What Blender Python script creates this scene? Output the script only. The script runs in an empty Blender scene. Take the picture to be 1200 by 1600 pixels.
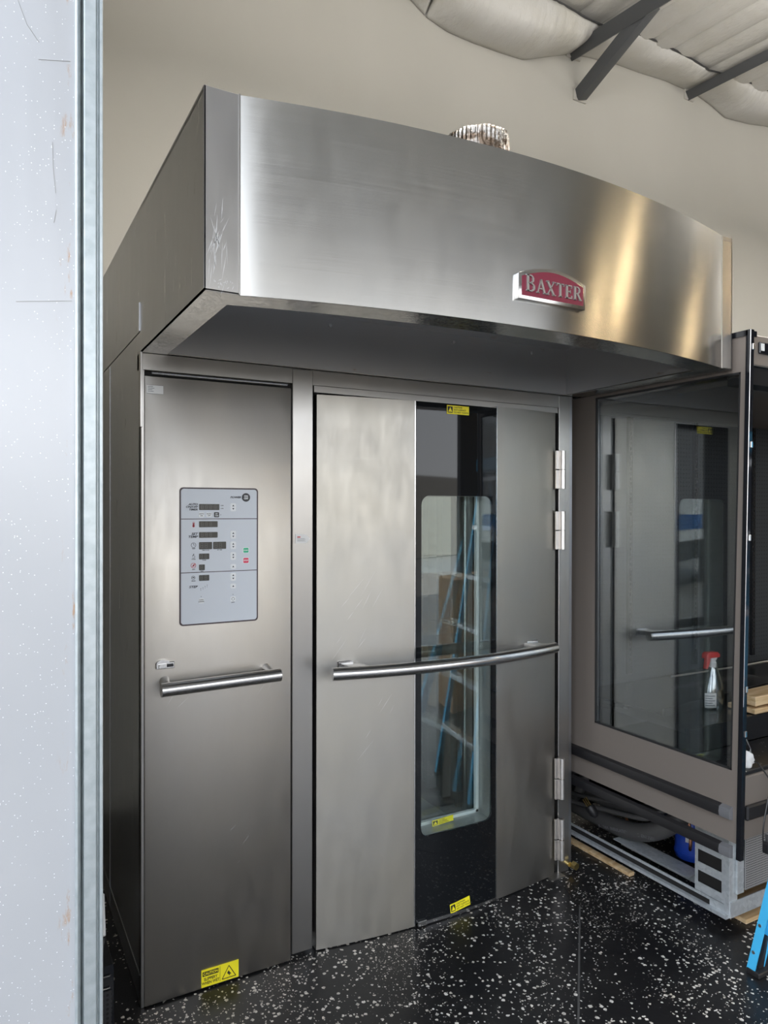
import bpy, bmesh, math, random
from mathutils import Vector, Matrix
random.seed(7)
S = bpy.context.scene
COL = S.collection
PI = math.pi

# ------------------------------------------------------------------ camera
CAM = Vector((-0.4423, -2.4055, 1.6))
YAW, PITCH, ROLL = 0.5071, -0.0040, 0.0015
fw = Vector((math.sin(YAW)*math.cos(PITCH), math.cos(YAW)*math.cos(PITCH), math.sin(PITCH)))
rt = Vector((math.cos(YAW), -math.sin(YAW), 0)); up = rt.cross(fw)
rt, up = rt*math.cos(ROLL)+up*math.sin(ROLL), -rt*math.sin(ROLL)+up*math.cos(ROLL)
cd = bpy.data.cameras.new('camera'); cam = bpy.data.objects.new('camera', cd); COL.objects.link(cam)
cd.sensor_fit = 'VERTICAL'; cd.sensor_height = 24.0; cd.lens = 1130.1/1600*24.0
cd.clip_start = 0.02; cd.clip_end = 200
cam.matrix_world = Matrix(((rt.x, up.x, -fw.x, CAM.x), (rt.y, up.y, -fw.y, CAM.y), (rt.z, up.z, -fw.z, CAM.z), (0, 0, 0, 1)))
S.camera = cam

# ------------------------------------------------------------------ light
W = bpy.data.worlds.new('sky'); S.world = W; W.use_nodes = True
wn, wl = W.node_tree.nodes, W.node_tree.links
wn.clear()
wo = wn.new('ShaderNodeOutputWorld'); wb = wn.new('ShaderNodeBackground')
tc = wn.new('ShaderNodeTexCoord'); sx = wn.new('ShaderNodeSeparateXYZ'); cr = wn.new('ShaderNodeValToRGB')
cr.color_ramp.elements[0].position = 0.0; cr.color_ramp.elements[0].color = (0.84, 0.86, 0.885, 1)
cr.color_ramp.elements[1].position = 0.7; cr.color_ramp.elements[1].color = (0.47, 0.55, 0.69, 1)
wl.new(tc.outputs['Generated'], sx.inputs[0]); wl.new(sx.outputs['Z'], cr.inputs[0])
wl.new(cr.outputs[0], wb.inputs[0]); wb.inputs[1].default_value = 1.8
wl.new(wb.outputs[0], wo.inputs[0])
sd = bpy.data.lights.new('sun', 'SUN'); sd.energy = 3.5; sd.angle = 0.01; sd.color = (1.0, 0.93, 0.82)
so = bpy.data.objects.new('sun', sd); COL.objects.link(so)
so.rotation_euler = Vector((-0.25, -0.50, -0.83)).to_track_quat('-Z', 'Y').to_euler()   # sun high behind the building
S.view_settings.view_transform = 'Standard'; S.view_settings.look = 'None'
S.view_settings.exposure = 1.68; S.view_settings.gamma = 1.0; S.view_settings.use_curve_mapping = False
S.cycles.max_bounces = 10; S.cycles.diffuse_bounces = 5; S.cycles.glossy_bounces = 6; S.cycles.transparent_max_bounces = 12
S.cycles.sample_clamp_indirect = 6.0
try: S.cycles.use_denoising = True
except Exception: pass

# ------------------------------------------------------------------ materials
MATS = {}
def mat(name, col=(0.5, 0.5, 0.5), rough=0.5, metal=0.0, spec=0.5, emit=None, coat=0.0):
    m = bpy.data.materials.new(name); m.use_nodes = True
    b = m.node_tree.nodes['Principled BSDF']
    b.inputs['Base Color'].default_value = (*col, 1); b.inputs['Roughness'].default_value = rough
    b.inputs['Metallic'].default_value = metal; b.inputs['Specular IOR Level'].default_value = spec
    b.inputs['Coat Weight'].default_value = coat
    MATS[name] = m
    return m
def nd(m, t, **kw):
    n = m.node_tree.nodes.new(t)
    for k, v in kw.items():
        if k.startswith('i_'): n.inputs[k[2:].replace('_', ' ')].default_value = v
        else: setattr(n, k, v)
    return n
def lk(m, a, b): m.node_tree.links.new(a, b)
def pb(m): return m.node_tree.nodes['Principled BSDF']
def coords(m, scale=(1, 1, 1)):
    g = nd(m, 'ShaderNodeNewGeometry'); mp = nd(m, 'ShaderNodeMapping'); mp.inputs['Scale'].default_value = scale
    lk(m, g.outputs['Position'], mp.inputs['Vector']); return mp.outputs[0]
def noise(m, vec, scale, detail=3, rough=0.5):
    n = nd(m, 'ShaderNodeTexNoise'); n.inputs['Scale'].default_value = scale; n.inputs['Detail'].default_value = detail
    n.inputs['Roughness'].default_value = rough; lk(m, vec, n.inputs['Vector']); return n.outputs['Fac']
def ramp(m, fac, stops):
    r = nd(m, 'ShaderNodeValToRGB'); e = r.color_ramp.elements
    while len(e) < len(stops): e.new(0.5)
    for el, (p, c) in zip(e, stops):
        el.position = p; el.color = (*c, 1) if len(c) == 3 else c
    lk(m, fac, r.inputs[0]); return r.outputs[0]
def math_(m, op, a, b):
    n = nd(m, 'ShaderNodeMath', operation=op)
    for i, v in enumerate((a, b)):
        if v is None: continue
        if isinstance(v, (int, float)): n.inputs[i].default_value = v
        else: lk(m, v, n.inputs[i])
    return n.outputs[0]
def mix(m, fac, a, b):
    n = nd(m, 'ShaderNodeMix', data_type='RGBA')
    if isinstance(fac, (int, float)): n.inputs[0].default_value = fac
    else: lk(m, fac, n.inputs[0])
    for i, v in ((6, a), (7, b)):
        if isinstance(v, tuple): n.inputs[i].default_value = (*v, 1)
        else: lk(m, v, n.inputs[i])
    return n.outputs[2]
def bump(m, h, strength, dist=0.001):
    b = nd(m, 'ShaderNodeBump'); b.inputs['Strength'].default_value = strength; b.inputs['Distance'].default_value = dist
    lk(m, h, b.inputs['Height']); lk(m, b.outputs[0], pb(m).inputs['Normal'])

def brushed(name, tangent, rough=0.3, aniso=0.75, col=(0.60, 0.60, 0.59), wear=0.5, grain='x', warm=0.0):
    m = mat(name, col, rough, 1.0)
    p = pb(m); p.inputs['Anisotropic'].default_value = aniso
    t = nd(m, 'ShaderNodeCombineXYZ'); t.inputs[0].default_value, t.inputs[1].default_value, t.inputs[2].default_value = tangent
    lk(m, t.outputs[0], p.inputs['Tangent'])
    sc = (2.0, 2.0, 500.0) if grain == 'x' else (500.0, 500.0, 2.0)
    fine = noise(m, coords(m, sc), 1.0, 2)
    blotch = noise(m, coords(m), 1.6, 4, 0.55)
    smear = noise(m, coords(m, (6, 6, 2.2)), 3.0, 5, 0.65)
    r = math_(m, 'MULTIPLY_ADD', fine, 0.08); r.node.inputs[2].default_value = rough-0.06
    r2 = math_(m, 'MULTIPLY_ADD', smear, 0.10*wear*2); lk(m, r, r2.node.inputs[2])
    lk(m, r2, p.inputs['Roughness'])
    c = mix(m, ramp(m, blotch, [(0.35, (0, 0, 0)), (0.7, (1, 1, 1))]), tuple(v*0.94 for v in col), (col[0]*1.04, col[1]*1.01+warm*0.0, col[2]*(0.97-warm)))
    lk(m, c, p.inputs['Base Color'])
    # orange-peel unevenness of sheet metal plus the fine grain
    h = noise(m, coords(m), 26.0, 2)
    hh = math_(m, 'MULTIPLY_ADD', h, 0.6); lk(m, fine, hh.node.inputs[2])
    bump(m, hh, 0.05*wear+0.02, 0.0006)
    return m

brushed('hood_steel', (0, 0, 1), 0.20, 0.85, (0.50, 0.50, 0.485), 0.5, 'x')
brushed('door_steel', (0, 0, 1), 0.30, 0.30, (0.45, 0.435, 0.405), 1.3, 'x', 0.03)
brushed('panel_steel', (1, 0, 0), 0.36, 0.45, (0.54, 0.515, 0.48), 1.2, 'z', 0.02)
brushed('frame_steel', (1, 0, 0), 0.32, 0.5, (0.43, 0.42, 0.405), 0.6, 'z')
brushed('side_steel', (0, 1, 0), 0.26, 0.3, (0.50, 0.515, 0.54), 0.6, 'z')
mat('handle_steel', (0.62, 0.61, 0.60), 0.25, 1.0)
mat('hinge_steel', (0.74, 0.70, 0.66), 0.38, 1.0)
mat('dark_gap', (0.012, 0.011, 0.010), 0.6)
mat('cavity_steel', (0.50, 0.51, 0.51), 0.35, 0.6)
mat('seal_white', (0.62, 0.66, 0.65), 0.4)
mat('tunnel_metal', (0.42, 0.43, 0.42), 0.35, 0.6)
m = mat('hood_liner', (0.34, 0.33, 0.32), 0.38, 0.9)
nz = noise(m, coords(m, (3, 3, 8)), 2.5, 5, 0.6)
lk(m, mix(m, ramp(m, nz, [(0.66, (0, 0, 0)), (0.78, (1, 1, 1))]), (0.50, 0.495, 0.49), (0.34, 0.19, 0.10)), pb(m).inputs['Base Color'])
mat('black_glass', (0.008, 0.009, 0.010), 0.03, 0, 0.34)
mat('black_rubber', (0.018, 0.017, 0.018), 0.45)
mat('hose_rubber', (0.075, 0.072, 0.070), 0.5)
mat('cord_rubber', (0.02, 0.02, 0.02), 0.3)
mat('black_plastic', (0.015, 0.016, 0.018), 0.22)
mat('black_gloss', (0.010, 0.011, 0.014), 0.12)
mat('grey_plastic', (0.16, 0.16, 0.165), 0.4)
mat('taupe_paint', (0.20, 0.170, 0.145), 0.42)
mat('gasket', (0.02, 0.02, 0.02), 0.5)
mat('white_plastic', (0.80, 0.80, 0.78), 0.35)
mat('red_plastic', (0.72, 0.05, 0.05), 0.35)
mat('white_paper', (0.82, 0.81, 0.78), 0.7)
mat('paper_print', (0.20, 0.20, 0.21), 0.7)
mat('red_ink', (0.55, 0.05, 0.06), 0.6)
mat('yellow_label', (0.92, 0.80, 0.02), 0.45)
mat('black_ink', (0.015, 0.015, 0.012), 0.5)
mat('brass', (0.72, 0.55, 0.22), 0.3, 1.0)
mat('copper', (0.70, 0.34, 0.20), 0.35, 1.0)
mat('badge_rim', (0.66, 0.65, 0.63), 0.22, 1.0)
mat('badge_letter', (0.42, 0.41, 0.39), 0.35, 0.7)
mat('badge_red', (0.19, 0.018, 0.040), 0.35)
mat('overlay_blue', (0.66, 0.70, 0.75), 0.35)
mat('overlay_rim', (0.055, 0.035, 0.042), 0.4)
mat('display', (0.045, 0.045, 0.040), 0.15)
mat('display_segment', (0.10, 0.10, 0.09), 0.3)
mat('button_white', (0.85, 0.87, 0.88), 0.4)
mat('button_black', (0.02, 0.02, 0.025), 0.4)
mat('button_green', (0.02, 0.50, 0.25), 0.4)
mat('button_red', (0.75, 0.03, 0.10), 0.4)
mat('ink', (0.02, 0.022, 0.03), 0.5)
mat('steel_brace', (0.085, 0.090, 0.096), 0.45)
mat('tank_blue', (0.015, 0.06, 0.42), 0.35, 0, 0.5, None, 0.3)
mat('ladder_blue', (0.06, 0.46, 0.78), 0.4)
mat('aluminium', (0.72, 0.73, 0.74), 0.35, 1.0)
m = mat('wood_raw', (0.62, 0.44, 0.24), 0.7)
lk(m, ramp(m, noise(m, coords(m, (2, 14, 30)), 3.0, 4), [(0.3, (0.48, 0.30, 0.13)), (0.7, (0.72, 0.54, 0.32))]), pb(m).inputs['Base Color'])
m = mat('cardboard', (0.42, 0.27, 0.16), 0.8)
mat('card_tape', (0.60, 0.50, 0.36), 0.4)
m = mat('galvanised', (0.62, 0.65, 0.66), 0.42, 0.5)
v = nd(m, 'ShaderNodeTexVoronoi'); v.inputs['Scale'].default_value = 70; lk(m, coords(m), v.inputs['Vector'])
lk(m, ramp(m, v.outputs['Color'], [(0.0, (0.52, 0.55, 0.56)), (1.0, (0.70, 0.73, 0.74))]), pb(m).inputs['Base Color'])
m = mat('galvanised_trim', (0.60, 0.66, 0.67), 0.42, 0.55)
ns = noise(m, coords(m, (1, 1, 1)), 60, 4)
lk(m, ramp(m, ns, [(0.3, (0.40, 0.44, 0.44)), (0.7, (0.50, 0.54, 0.54))]), pb(m).inputs['Base Color'])
# pale metal skin of the front wall: scratches, rust freckles near the trim, small pale specks at random
m = mat('pale_metal', (0.62, 0.67, 0.74), 0.34, 0.15)
p_ = coords(m)
speck = nd(m, 'ShaderNodeTexVoronoi'); speck.inputs['Scale'].default_value = 260; lk(m, p_, speck.inputs['Vector'])
dmask = math_(m, 'LESS_THAN', speck.outputs['Distance'], 0.20)
dsel = nd(m, 'ShaderNodeSeparateColor'); lk(m, speck.outputs['Color'], dsel.inputs[0])
dm = math_(m, 'MULTIPLY', dmask, math_(m, 'GREATER_THAN', dsel.outputs[0], 0.86))
big = noise(m, p_, 2.2, 4)
base = ramp(m, big, [(0.3, (0.435, 0.44, 0.445)), (0.7, (0.49, 0.49, 0.49))])
c1 = mix(m, dm, base, (0.85, 0.86, 0.86))
sxx = nd(m, 'ShaderNodeSeparateXYZ'); lk(m, p_, sxx.inputs[0])
edge = ramp(m, math_(m, 'MULTIPLY_ADD', sxx.outputs[0], 30.0), [(0.0, (0, 0, 0)), (0.6, (1, 1, 1))])
edge.node.inputs[0].links[0].from_node.inputs[2].default_value = 10.4
rn = ramp(m, noise(m, coords(m, (60, 1, 14)), 1.0, 5, 0.7), [(0.60, (0, 0, 0)), (0.70, (1, 1, 1))])
rmask = nd(m, 'ShaderNodeMix', data_type='RGBA', blend_type='MULTIPLY'); rmask.inputs[0].default_value = 1
lk(m, edge, rmask.inputs[6]); lk(m, rn, rmask.inputs[7])
c2 = mix(m, rmask.outputs[2], c1, (0.42, 0.27, 0.17))
lk(m, c2, pb(m).inputs['Base Color'])
bump(m, noise(m, coords(m, (9, 1, 0.8)), 1.0, 2), 0.5, 0.004)
mat('joint_line', (0.085, 0.083, 0.08), 0.5)
mat('scratch', (0.30, 0.29, 0.27), 0.6)
mat('scuff', (0.66, 0.66, 0.65), 0.5, 0.75)
m = mat('wall_paint', (0.56, 0.53, 0.48), 0.75)
wm = ramp(m, noise(m, coords(m, (1, 1, 0.6)), 1.3, 3), [(0.3, (0.540, 0.525, 0.475)), (0.7, (0.575, 0.56, 0.51))])
lk(m, wm, pb(m).inputs['Base Color']); bump(m, noise(m, coords(m), 60, 3), 0.15, 0.002)
m = mat('vinyl', (0.60, 0.59, 0.56), 0.42)
fv = ramp(m, noise(m, coords(m, (1, 1, 1)), 2.4, 5, 0.6), [(0.45, (0.62, 0.61, 0.58)), (0.75, (0.56, 0.54, 0.48))])
lk(m, fv, pb(m).inputs['Base Color']); bump(m, noise(m, coords(m, (4, 2, 2)), 3.0, 5, 0.6), 0.6, 0.02)
mat('dark_wall', (0.10, 0.095, 0.09), 0.7)
mat('seam_wire', (0.10, 0.10, 0.10), 0.5, 0.5)
m = mat('concrete', (0.20, 0.19, 0.18), 0.85)
mat('siding', (0.34, 0.32, 0.285), 0.7)
mat('truck_white', (0.72, 0.73, 0.75), 0.4)
mat('truck_blue', (0.03, 0.14, 0.40), 0.4)
mat('truck_grey', (0.16, 0.17, 0.18), 0.4)
m = mat('lamp_globe', (0.9, 0.8, 0.6), 0.3); pb(m).inputs['Emission Color'].default_value = (1.0, 0.74, 0.42, 1); pb(m).inputs['Emission Strength'].default_value = 22.0
# black epoxy floor with white vinyl flakes
m = mat('flake_floor', (0.016, 0.016, 0.017), 0.28, 0, 0.35)
pos = coords(m)
wob = nd(m, 'ShaderNodeTexNoise'); wob.inputs['Scale'].default_value = 120; wob.inputs['Detail'].default_value = 2; lk(m, pos, wob.inputs['Vector'])
wsub = nd(m, 'ShaderNodeVectorMath', operation='MULTIPLY_ADD'); lk(m, wob.outputs['Color'], wsub.inputs[0]); wsub.inputs[1].default_value = (0.010, 0.010, 0); lk(m, pos, wsub.inputs[2])
def flakes(scale, size, keep, extra):
    v = nd(m, 'ShaderNodeTexVoronoi', voronoi_dimensions='2D'); v.inputs['Scale'].default_value = scale; lk(m, wsub.outputs[0], v.inputs['Vector'])
    s = nd(m, 'ShaderNodeSeparateColor'); lk(m, v.outputs['Color'], s.inputs[0])
    rad = math_(m, 'MULTIPLY', s.outputs[1], size)
    inside = math_(m, 'LESS_THAN', v.outputs['Distance'], rad)
    thr = math_(m, 'MULTIPLY_ADD', noise(m, pos, extra, 3, 0.6), -1.5); thr.node.inputs[2].default_value = keep+0.75
    return math_(m, 'MULTIPLY', inside, math_(m, 'GREATER_THAN', s.outputs[0], thr))
fa = flakes(62, 0.42, 0.80, 2.2); fb = flakes(120, 0.44, 0.90, 3.1); fc = flakes(240, 0.40, 1.12, 1.7)
allf = math_(m, 'MAXIMUM', math_(m, 'MAXIMUM', fa, fb), fc)
film = ramp(m, noise(m, pos, 3.0, 6, 0.7), [(0.45, (0, 0, 0)), (0.8, (1, 1, 1))])
base = mix(m, film, (0.010, 0.010, 0.011), (0.024, 0.023, 0.022))
fcol = ramp(m, noise(m, pos, 40, 1), [(0.35, (0.50, 0.46, 0.40)), (0.6, (0.80, 0.76, 0.69))])
lk(m, mix(m, allf, base, fcol), pb(m).inputs['Base Color'])
lk(m, ramp(m, noise(m, pos, 5, 5, 0.6), [(0.3, (0.30, 0.30, 0.30)), (0.7, (0.40, 0.40, 0.40))]), pb(m).inputs['Roughness'])
bump(m, noise(m, pos, 70, 3), 0.2, 0.001)

def perforated(name, scale, size, a, b, rough, ax):
    m = mat(name, a, rough)
    g = nd(m, 'ShaderNodeNewGeometry'); s = nd(m, 'ShaderNodeSeparateXYZ'); lk(m, g.outputs['Position'], s.inputs[0])
    u = math_(m, 'FRACT', math_(m, 'MULTIPLY', s.outputs[ax[0]], scale), None); v = math_(m, 'FRACT', math_(m, 'MULTIPLY', s.outputs[ax[1]], scale), None)
    du = math_(m, 'SUBTRACT', u, 0.5); dv = math_(m, 'SUBTRACT', v, 0.5)
    d = math_(m, 'ADD', math_(m, 'MULTIPLY', du, du), math_(m, 'MULTIPLY', dv, dv))
    lk(m, mix(m, math_(m, 'LESS_THAN', d, size*size), a, b), pb(m).inputs['Base Color']); return m
perforated('perforated_black', 45, 0.16, (0.040, 0.045, 0.050), (0.001, 0.001, 0.001), 0.4, (0, 2))
perforated('grille_grey', 110, 0.33, (0.33, 0.32, 0.31), (0.03, 0.03, 0.03), 0.5, (0, 2))
perforated('grille_dark', 70, 0.30, (0.030, 0.030, 0.032), (0.004, 0.004, 0.004), 0.3, (0, 2))

def glass(name, tint, extra, rough=0.0):
    m = bpy.data.materials.new(name); m.use_nodes = True; MATS[name] = m
    n, l = m.node_tree.nodes, m.node_tree.links; n.clear()
    o = n.new('ShaderNodeOutputMaterial'); mx = n.new('ShaderNodeMixShader'); t = n.new('ShaderNodeBsdfTransparent'); g = n.new('ShaderNodeBsdfGlossy')
    t.inputs[0].default_value = (*tint, 1); g.inputs['Roughness'].default_value = rough; g.inputs[0].default_value = (0.95, 1.0, 1.0, 1)
    geo = n.new('ShaderNodeNewGeometry'); ior = n.new('ShaderNodeMath'); ior.operation = 'MULTIPLY_ADD'
    l.new(geo.outputs['Backfacing'], ior.inputs[0]); ior.inputs[1].default_value = 1/1.5-1.5; ior.inputs[2].default_value = 1.5
    fr = n.new('ShaderNodeFresnel'); l.new(ior.outputs[0], fr.inputs[0])
    ad = n.new('ShaderNodeMath'); ad.operation = 'ADD'; ad.use_clamp = True; l.new(fr.outputs[0], ad.inputs[0]); ad.inputs[1].default_value = extra
    l.new(ad.outputs[0], mx.inputs[0]); l.new(t.outputs[0], mx.inputs[1]); l.new(g.outputs[0], mx.inputs[2]); l.new(mx.outputs[0], o.inputs[0])
glass('case_glass', (0.80, 0.82, 0.83), 0.12)
glass('window_glass', (0.93, 0.96, 0.95), 0.035)
glass('bottle_plastic', (0.66, 0.69, 0.71), 0.34, 0.14)

# ------------------------------------------------------------------ mesh helpers
class MB:
    def __init__(s): s.bm = bmesh.new()
    def box(s, x0, x1, y0, y1, z0, z1, bev=0.0, seg=1, mtx=None):
        b = bmesh.new()
        vs = [b.verts.new((x, y, z)) for x in (x0, x1) for y in (y0, y1) for z in (z0, z1)]
        for f in ((0, 1, 3, 2), (4, 6, 7, 5), (0, 4, 5, 1), (2, 3, 7, 6), (0, 2, 6, 4), (1, 5, 7, 3)): b.faces.new([vs[i] for i in f])
        if bev > 0: bmesh.ops.bevel(b, geom=b.edges[:], offset=bev, segments=seg, affect='EDGES', profile=0.5)
        s.add(b, mtx); return s
    def add(s, b, mtx=None):
        bmesh.ops.recalc_face_normals(b, faces=b.faces[:])
        if mtx is not None: b.transform(mtx)
        me = bpy.data.meshes.new('tmp'); b.to_mesh(me); b.free(); s.bm.from_mesh(me); bpy.data.meshes.remove(me)
    def prism(s, pts, z0, z1, plane='xy', bev=0, mtx=None):
        """extrude polygon pts along the remaining axis"""
        b = bmesh.new()
        def P(a, c, h): return {'xy': (a, c, h), 'xz': (a, h, c), 'yz': (h, a, c)}[plane]
        lo = [b.verts.new(P(a, c, z0)) for a, c in pts]; hi = [b.verts.new(P(a, c, z1)) for a, c in pts]
        n = len(pts); b.faces.new(lo); b.faces.new(hi[::-1])
        for i in range(n): b.faces.new((lo[i], lo[(i+1) % n], hi[(i+1) % n], hi[i]))
        if bev: bmesh.ops.bevel(b, geom=b.edges[:], offset=bev, segments=2, affect='EDGES', profile=0.5)
        s.add(b, mtx); return s
    def tube(s, pts, r, seg=12, closed_ends=True, radii=None):
        b = bmesh.new(); pts = [Vector(p) for p in pts]; rings = []
        n = len(pts); prev = None
        for i, p in enumerate(pts):
            d = (pts[min(i+1, n-1)]-pts[max(i-1, 0)]).normalized()
            a = prev if prev is not None else (Vector((0, 0, 1)) if abs(d.z) < 0.9 else Vector((1, 0, 0)))
            u = (a-d*a.dot(d)).normalized(); w = d.cross(u); prev = u
            rr = radii[i] if radii else r
            rings.append([b.verts.new(p+(u*math.cos(2*PI*k/seg)+w*math.sin(2*PI*k/seg))*rr) for k in range(seg)])
        for i in range(n-1):
            for k in range(seg): b.faces.new((rings[i][k], rings[i][(k+1) % seg], rings[i+1][(k+1) % seg], rings[i+1][k]))
        if closed_ends: b.faces.new(rings[0][::-1]); b.faces.new(rings[-1])
        s.add(b); return s
    def lathe(s, prof, seg=24, loc=(0, 0, 0), sx=1.0, sy=1.0, cap=True):
        b = bmesh.new(); rings = []
        for r, z in prof: rings.append([b.verts.new((loc[0]+r*sx*math.cos(2*PI*k/seg), loc[1]+r*sy*math.sin(2*PI*k/seg), loc[2]+z)) for k in range(seg)])
        for i in range(len(prof)-1):
            for k in range(seg): b.faces.new((rings[i][k], rings[i][(k+1) % seg], rings[i+1][(k+1) % seg], rings[i+1][k]))
        if cap: b.faces.new(rings[0][::-1]); b.faces.new(rings[-1])
        s.add(b); return s
    def grid(s, fn, nu, nv):
        b = bmesh.new(); g = [[b.verts.new(fn(i/nu, j/nv)) for j in range(nv+1)] for i in range(nu+1)]
        for i in range(nu):
            for j in range(nv): b.faces.new((g[i][j], g[i+1][j], g[i+1][j+1], g[i][j+1]))
        me = bpy.data.meshes.new('tmp'); b.to_mesh(me); b.free(); s.bm.from_mesh(me); bpy.data.meshes.remove(me); return s
    def build(s, name, material, parent=None, angle=35):
        me = bpy.data.meshes.new(name); s.bm.to_mesh(me); s.bm.free()
        for p in me.polygons: p.use_smooth = True
        me.set_sharp_from_angle(angle=math.radians(angle))
        me.materials.append(MATS[material] if isinstance(material, str) else material)
        o = bpy.data.objects.new(name, me); COL.objects.link(o)
        if parent is not None: o.parent = parent
        return o
def box(name, material, parent, *a, **k): return MB().box(*a, **k).build(name, material, parent)
def empty(name, loc=(0, 0, 0)):
    o = bpy.data.objects.new(name, None); COL.objects.link(o); o.location = loc; o.empty_display_size = 0.1; return o
def tag(o, label=None, cat=None, group=None, kind=None):
    if label: o['label'] = label
    if cat: o['category'] = cat
    if group: o['group'] = group
    if kind: o['kind'] = kind
    return o
def struct(o, label=None): o['kind'] = 'structure'; o['label'] = label or o.name; return o
def at_base(root):
    """children keep world coordinates while the thing's empty stands at its base"""
    def_inv = Matrix.Translation(root.location).inverted()
    for c in root.children: c.matrix_parent_inverse = def_inv

# text turned into mesh; placed in the xz plane facing -y by default
def text_bm(mb, s, size, x, z, y, align='CENTER', shear=0.0, bold=0.0, depth=0.0006, rot=0.0, sx=1.0, mtx=None):
    cu = bpy.data.curves.new('t', 'FONT'); cu.body = s; cu.size = size; cu.align_x = align; cu.align_y = 'CENTER'
    cu.extrude = depth/2; cu.shear = shear; cu.offset = bold; cu.resolution_u = 3
    o = bpy.data.objects.new('t', cu); COL.objects.link(o)
    dg = bpy.context.evaluated_depsgraph_get(); dg.update()
    me = bpy.data.meshes.new_from_object(o.evaluated_get(dg))
    M = mtx if mtx is not None else (Matrix.Translation((x, y, z)) @ Matrix.Rotation(rot, 4, 'Y') @ Matrix.Rotation(PI/2, 4, 'X') @ Matrix.Diagonal((sx, 1, 1, 1)))
    me.transform(M); mb.bm.from_mesh(me)
    bpy.data.objects.remove(o); bpy.data.curves.remove(cu); bpy.data.meshes.remove(me)
def rrect(x0, z0, x1, z1, r, n=5):
    P = []
    for cx, cz, a0 in ((x1-r, z1-r, 0), (x0+r, z1-r, 90), (x0+r, z0+r, 180), (x1-r, z0+r, 270)):
        for k in range(n+1):
            a = math.radians(a0+90*k/n); P.append((cx+r*math.cos(a), cz+r*math.sin(a)))
    return P

# ================================================================== THE SETTING
FLOOR = struct(box('floor', 'flake_floor', None, -3.2, 14.2, -6.0, 1.8, -0.15, 0.0), 'black epoxy floor scattered with white flakes')
struct(MB().box(-30, 30, -40, -6.0, -0.2, -0.02).box(-30, -3.2, -6.0, 1.8, -0.2, -0.02).build('ground_outside', 'concrete'), 'pale concrete yard outside')
struct(box('wall_back', 'wall_paint', None, -3.2, 14.2, 1.62, 1.8, 0, 5.6), 'warm grey painted back wall')
struct(box('wall_left', 'wall_paint', None, -3.2, -3.0, -1.15, 1.62, 0, 5.6), 'grey wall of the dim bay on the left')
struct(box('wall_right', 'wall_paint', None, 14.0, 14.2, -6, 1.62, 0, 5.6), 'grey side wall at the far end of the hall')
struct(MB().box(-0.6, 14.2, -6.2, -6.0, 3.2, 5.6).box(5.5, 14.2, -6.2, -6.0, 0, 3.2).build('wall_entrance', 'dark_wall'), 'unseen entrance wall over the loading opening, made dark for the hood reflection')  # out of view; shaped and darkened so the hood front reflects dark
struct(MB().prism([(1.66, -0.245), (1.664, -0.25), (0.967, -0.958), (0.960, -0.955)], 0.0, 0.0006).build('floor_marking', 'joint_line'), 'faint pale scuff line along a floor joint')
XP = -0.3165
struct(box('wall_front', 'pale_metal', None, -3.2, XP, -1.20, -1.15, 0, 5.2), 'pale blue-grey metal skinned wall beside the opening')
# galvanised corner trim of the wall end: a folded profile
prof = [(XP-0.001, -1.206), (XP+0.0010, -1.2075), (XP+0.0028, -1.2075), (XP+0.0034, -1.197), (XP+0.0075, -1.195), (XP+0.0095, -1.188), (XP+0.0115, -1.2035), (XP+0.0130, -1.2045),
        (XP+0.0285, -1.2045), (XP+0.0300, -1.2030), (XP+0.0315, -1.196), (XP+0.0335, -1.196), (XP+0.0345, -1.205), (XP+0.0385, -1.205), (XP+0.0395, -1.203), (XP+0.0395, -1.145), (XP-0.001, -1.145)]
struct(MB().prism(prof, 0, 5.2).build('trim_1', 'galvanised_trim', angle=20), 'folded galvanised corner trim on the end of the pale wall')
# ceiling: white faced insulation sagging between seams, falling slightly towards the opening
ZC = lambda y: 5.075 + 0.085*(y-1.3)
def ceil_pt(u, v):
    x = -0.6 + 14.8*u; y = -6.2 + 7.9*v
    s = ((x-3.653) / 0.226) % 1.0
    sag = 0.035*math.sin(PI*s)**0.5
    return (x, y, ZC(y)-sag)
mb = MB().grid(ceil_pt, 786, 10)
for f in mb.bm.faces: f.normal_flip()
struct(mb.build('ceiling', 'vinyl', angle=60), 'white faced insulated ceiling with seams')
struct(MB().box(-3.2, 14.2, -1.2, 1.8, 5.6, 5.7).box(-0.6, 14.2, -6.2, -1.2, 5.6, 5.7).build('roof_slab', 'siding'), 'roof deck over the insulation')
struct(MB().box(-3.2, -0.6, -1.15, 1.62, 5.15, 5.2).build('ceiling_bay', 'vinyl'), 'flat ceiling of the dim bay on the left')

# insulation blankets tucked between ceiling and wall: wire edge (top) to lower hem on the wall
LOW = [(1.966, 4.90), (2.103, 4.822), (2.264, 4.782), (2.472, 4.771), (2.69, 4.773), (2.918, 4.789), (3.095, 4.861), (3.34, 4.955),
       (3.532, 4.994), (3.798, 5.031), (4.078, 5.04), (4.371, 5.065), (4.641, 5.059), (4.776, 5.054), (4.964, 5.015), (5.132, 4.962), (5.261, 4.974), (5.455, 4.991), (5.71, 5.04), (6.4, 5.04)]
WIRE = [(1.2, 5.03), (2.353, 5.035), (2.773, 5.03), (2.998, 5.02), (3.234, 4.995), (3.42, 5.00), (3.653, 5.045), (3.879, 5.06), (4.122, 5.054), (4.317, 5.045), (4.497, 5.02), (4.808, 5.061), (5.247, 5.075), (6.4, 5.08)]
def interp(T, x):
    if x <= T[0][0]: return T[0][1]
    for (a, b), (c, d) in zip(T, T[1:]):
        if x <= c: return b+(d-b)*(x-a)/(c-a)
    return T[-1][1]
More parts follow.
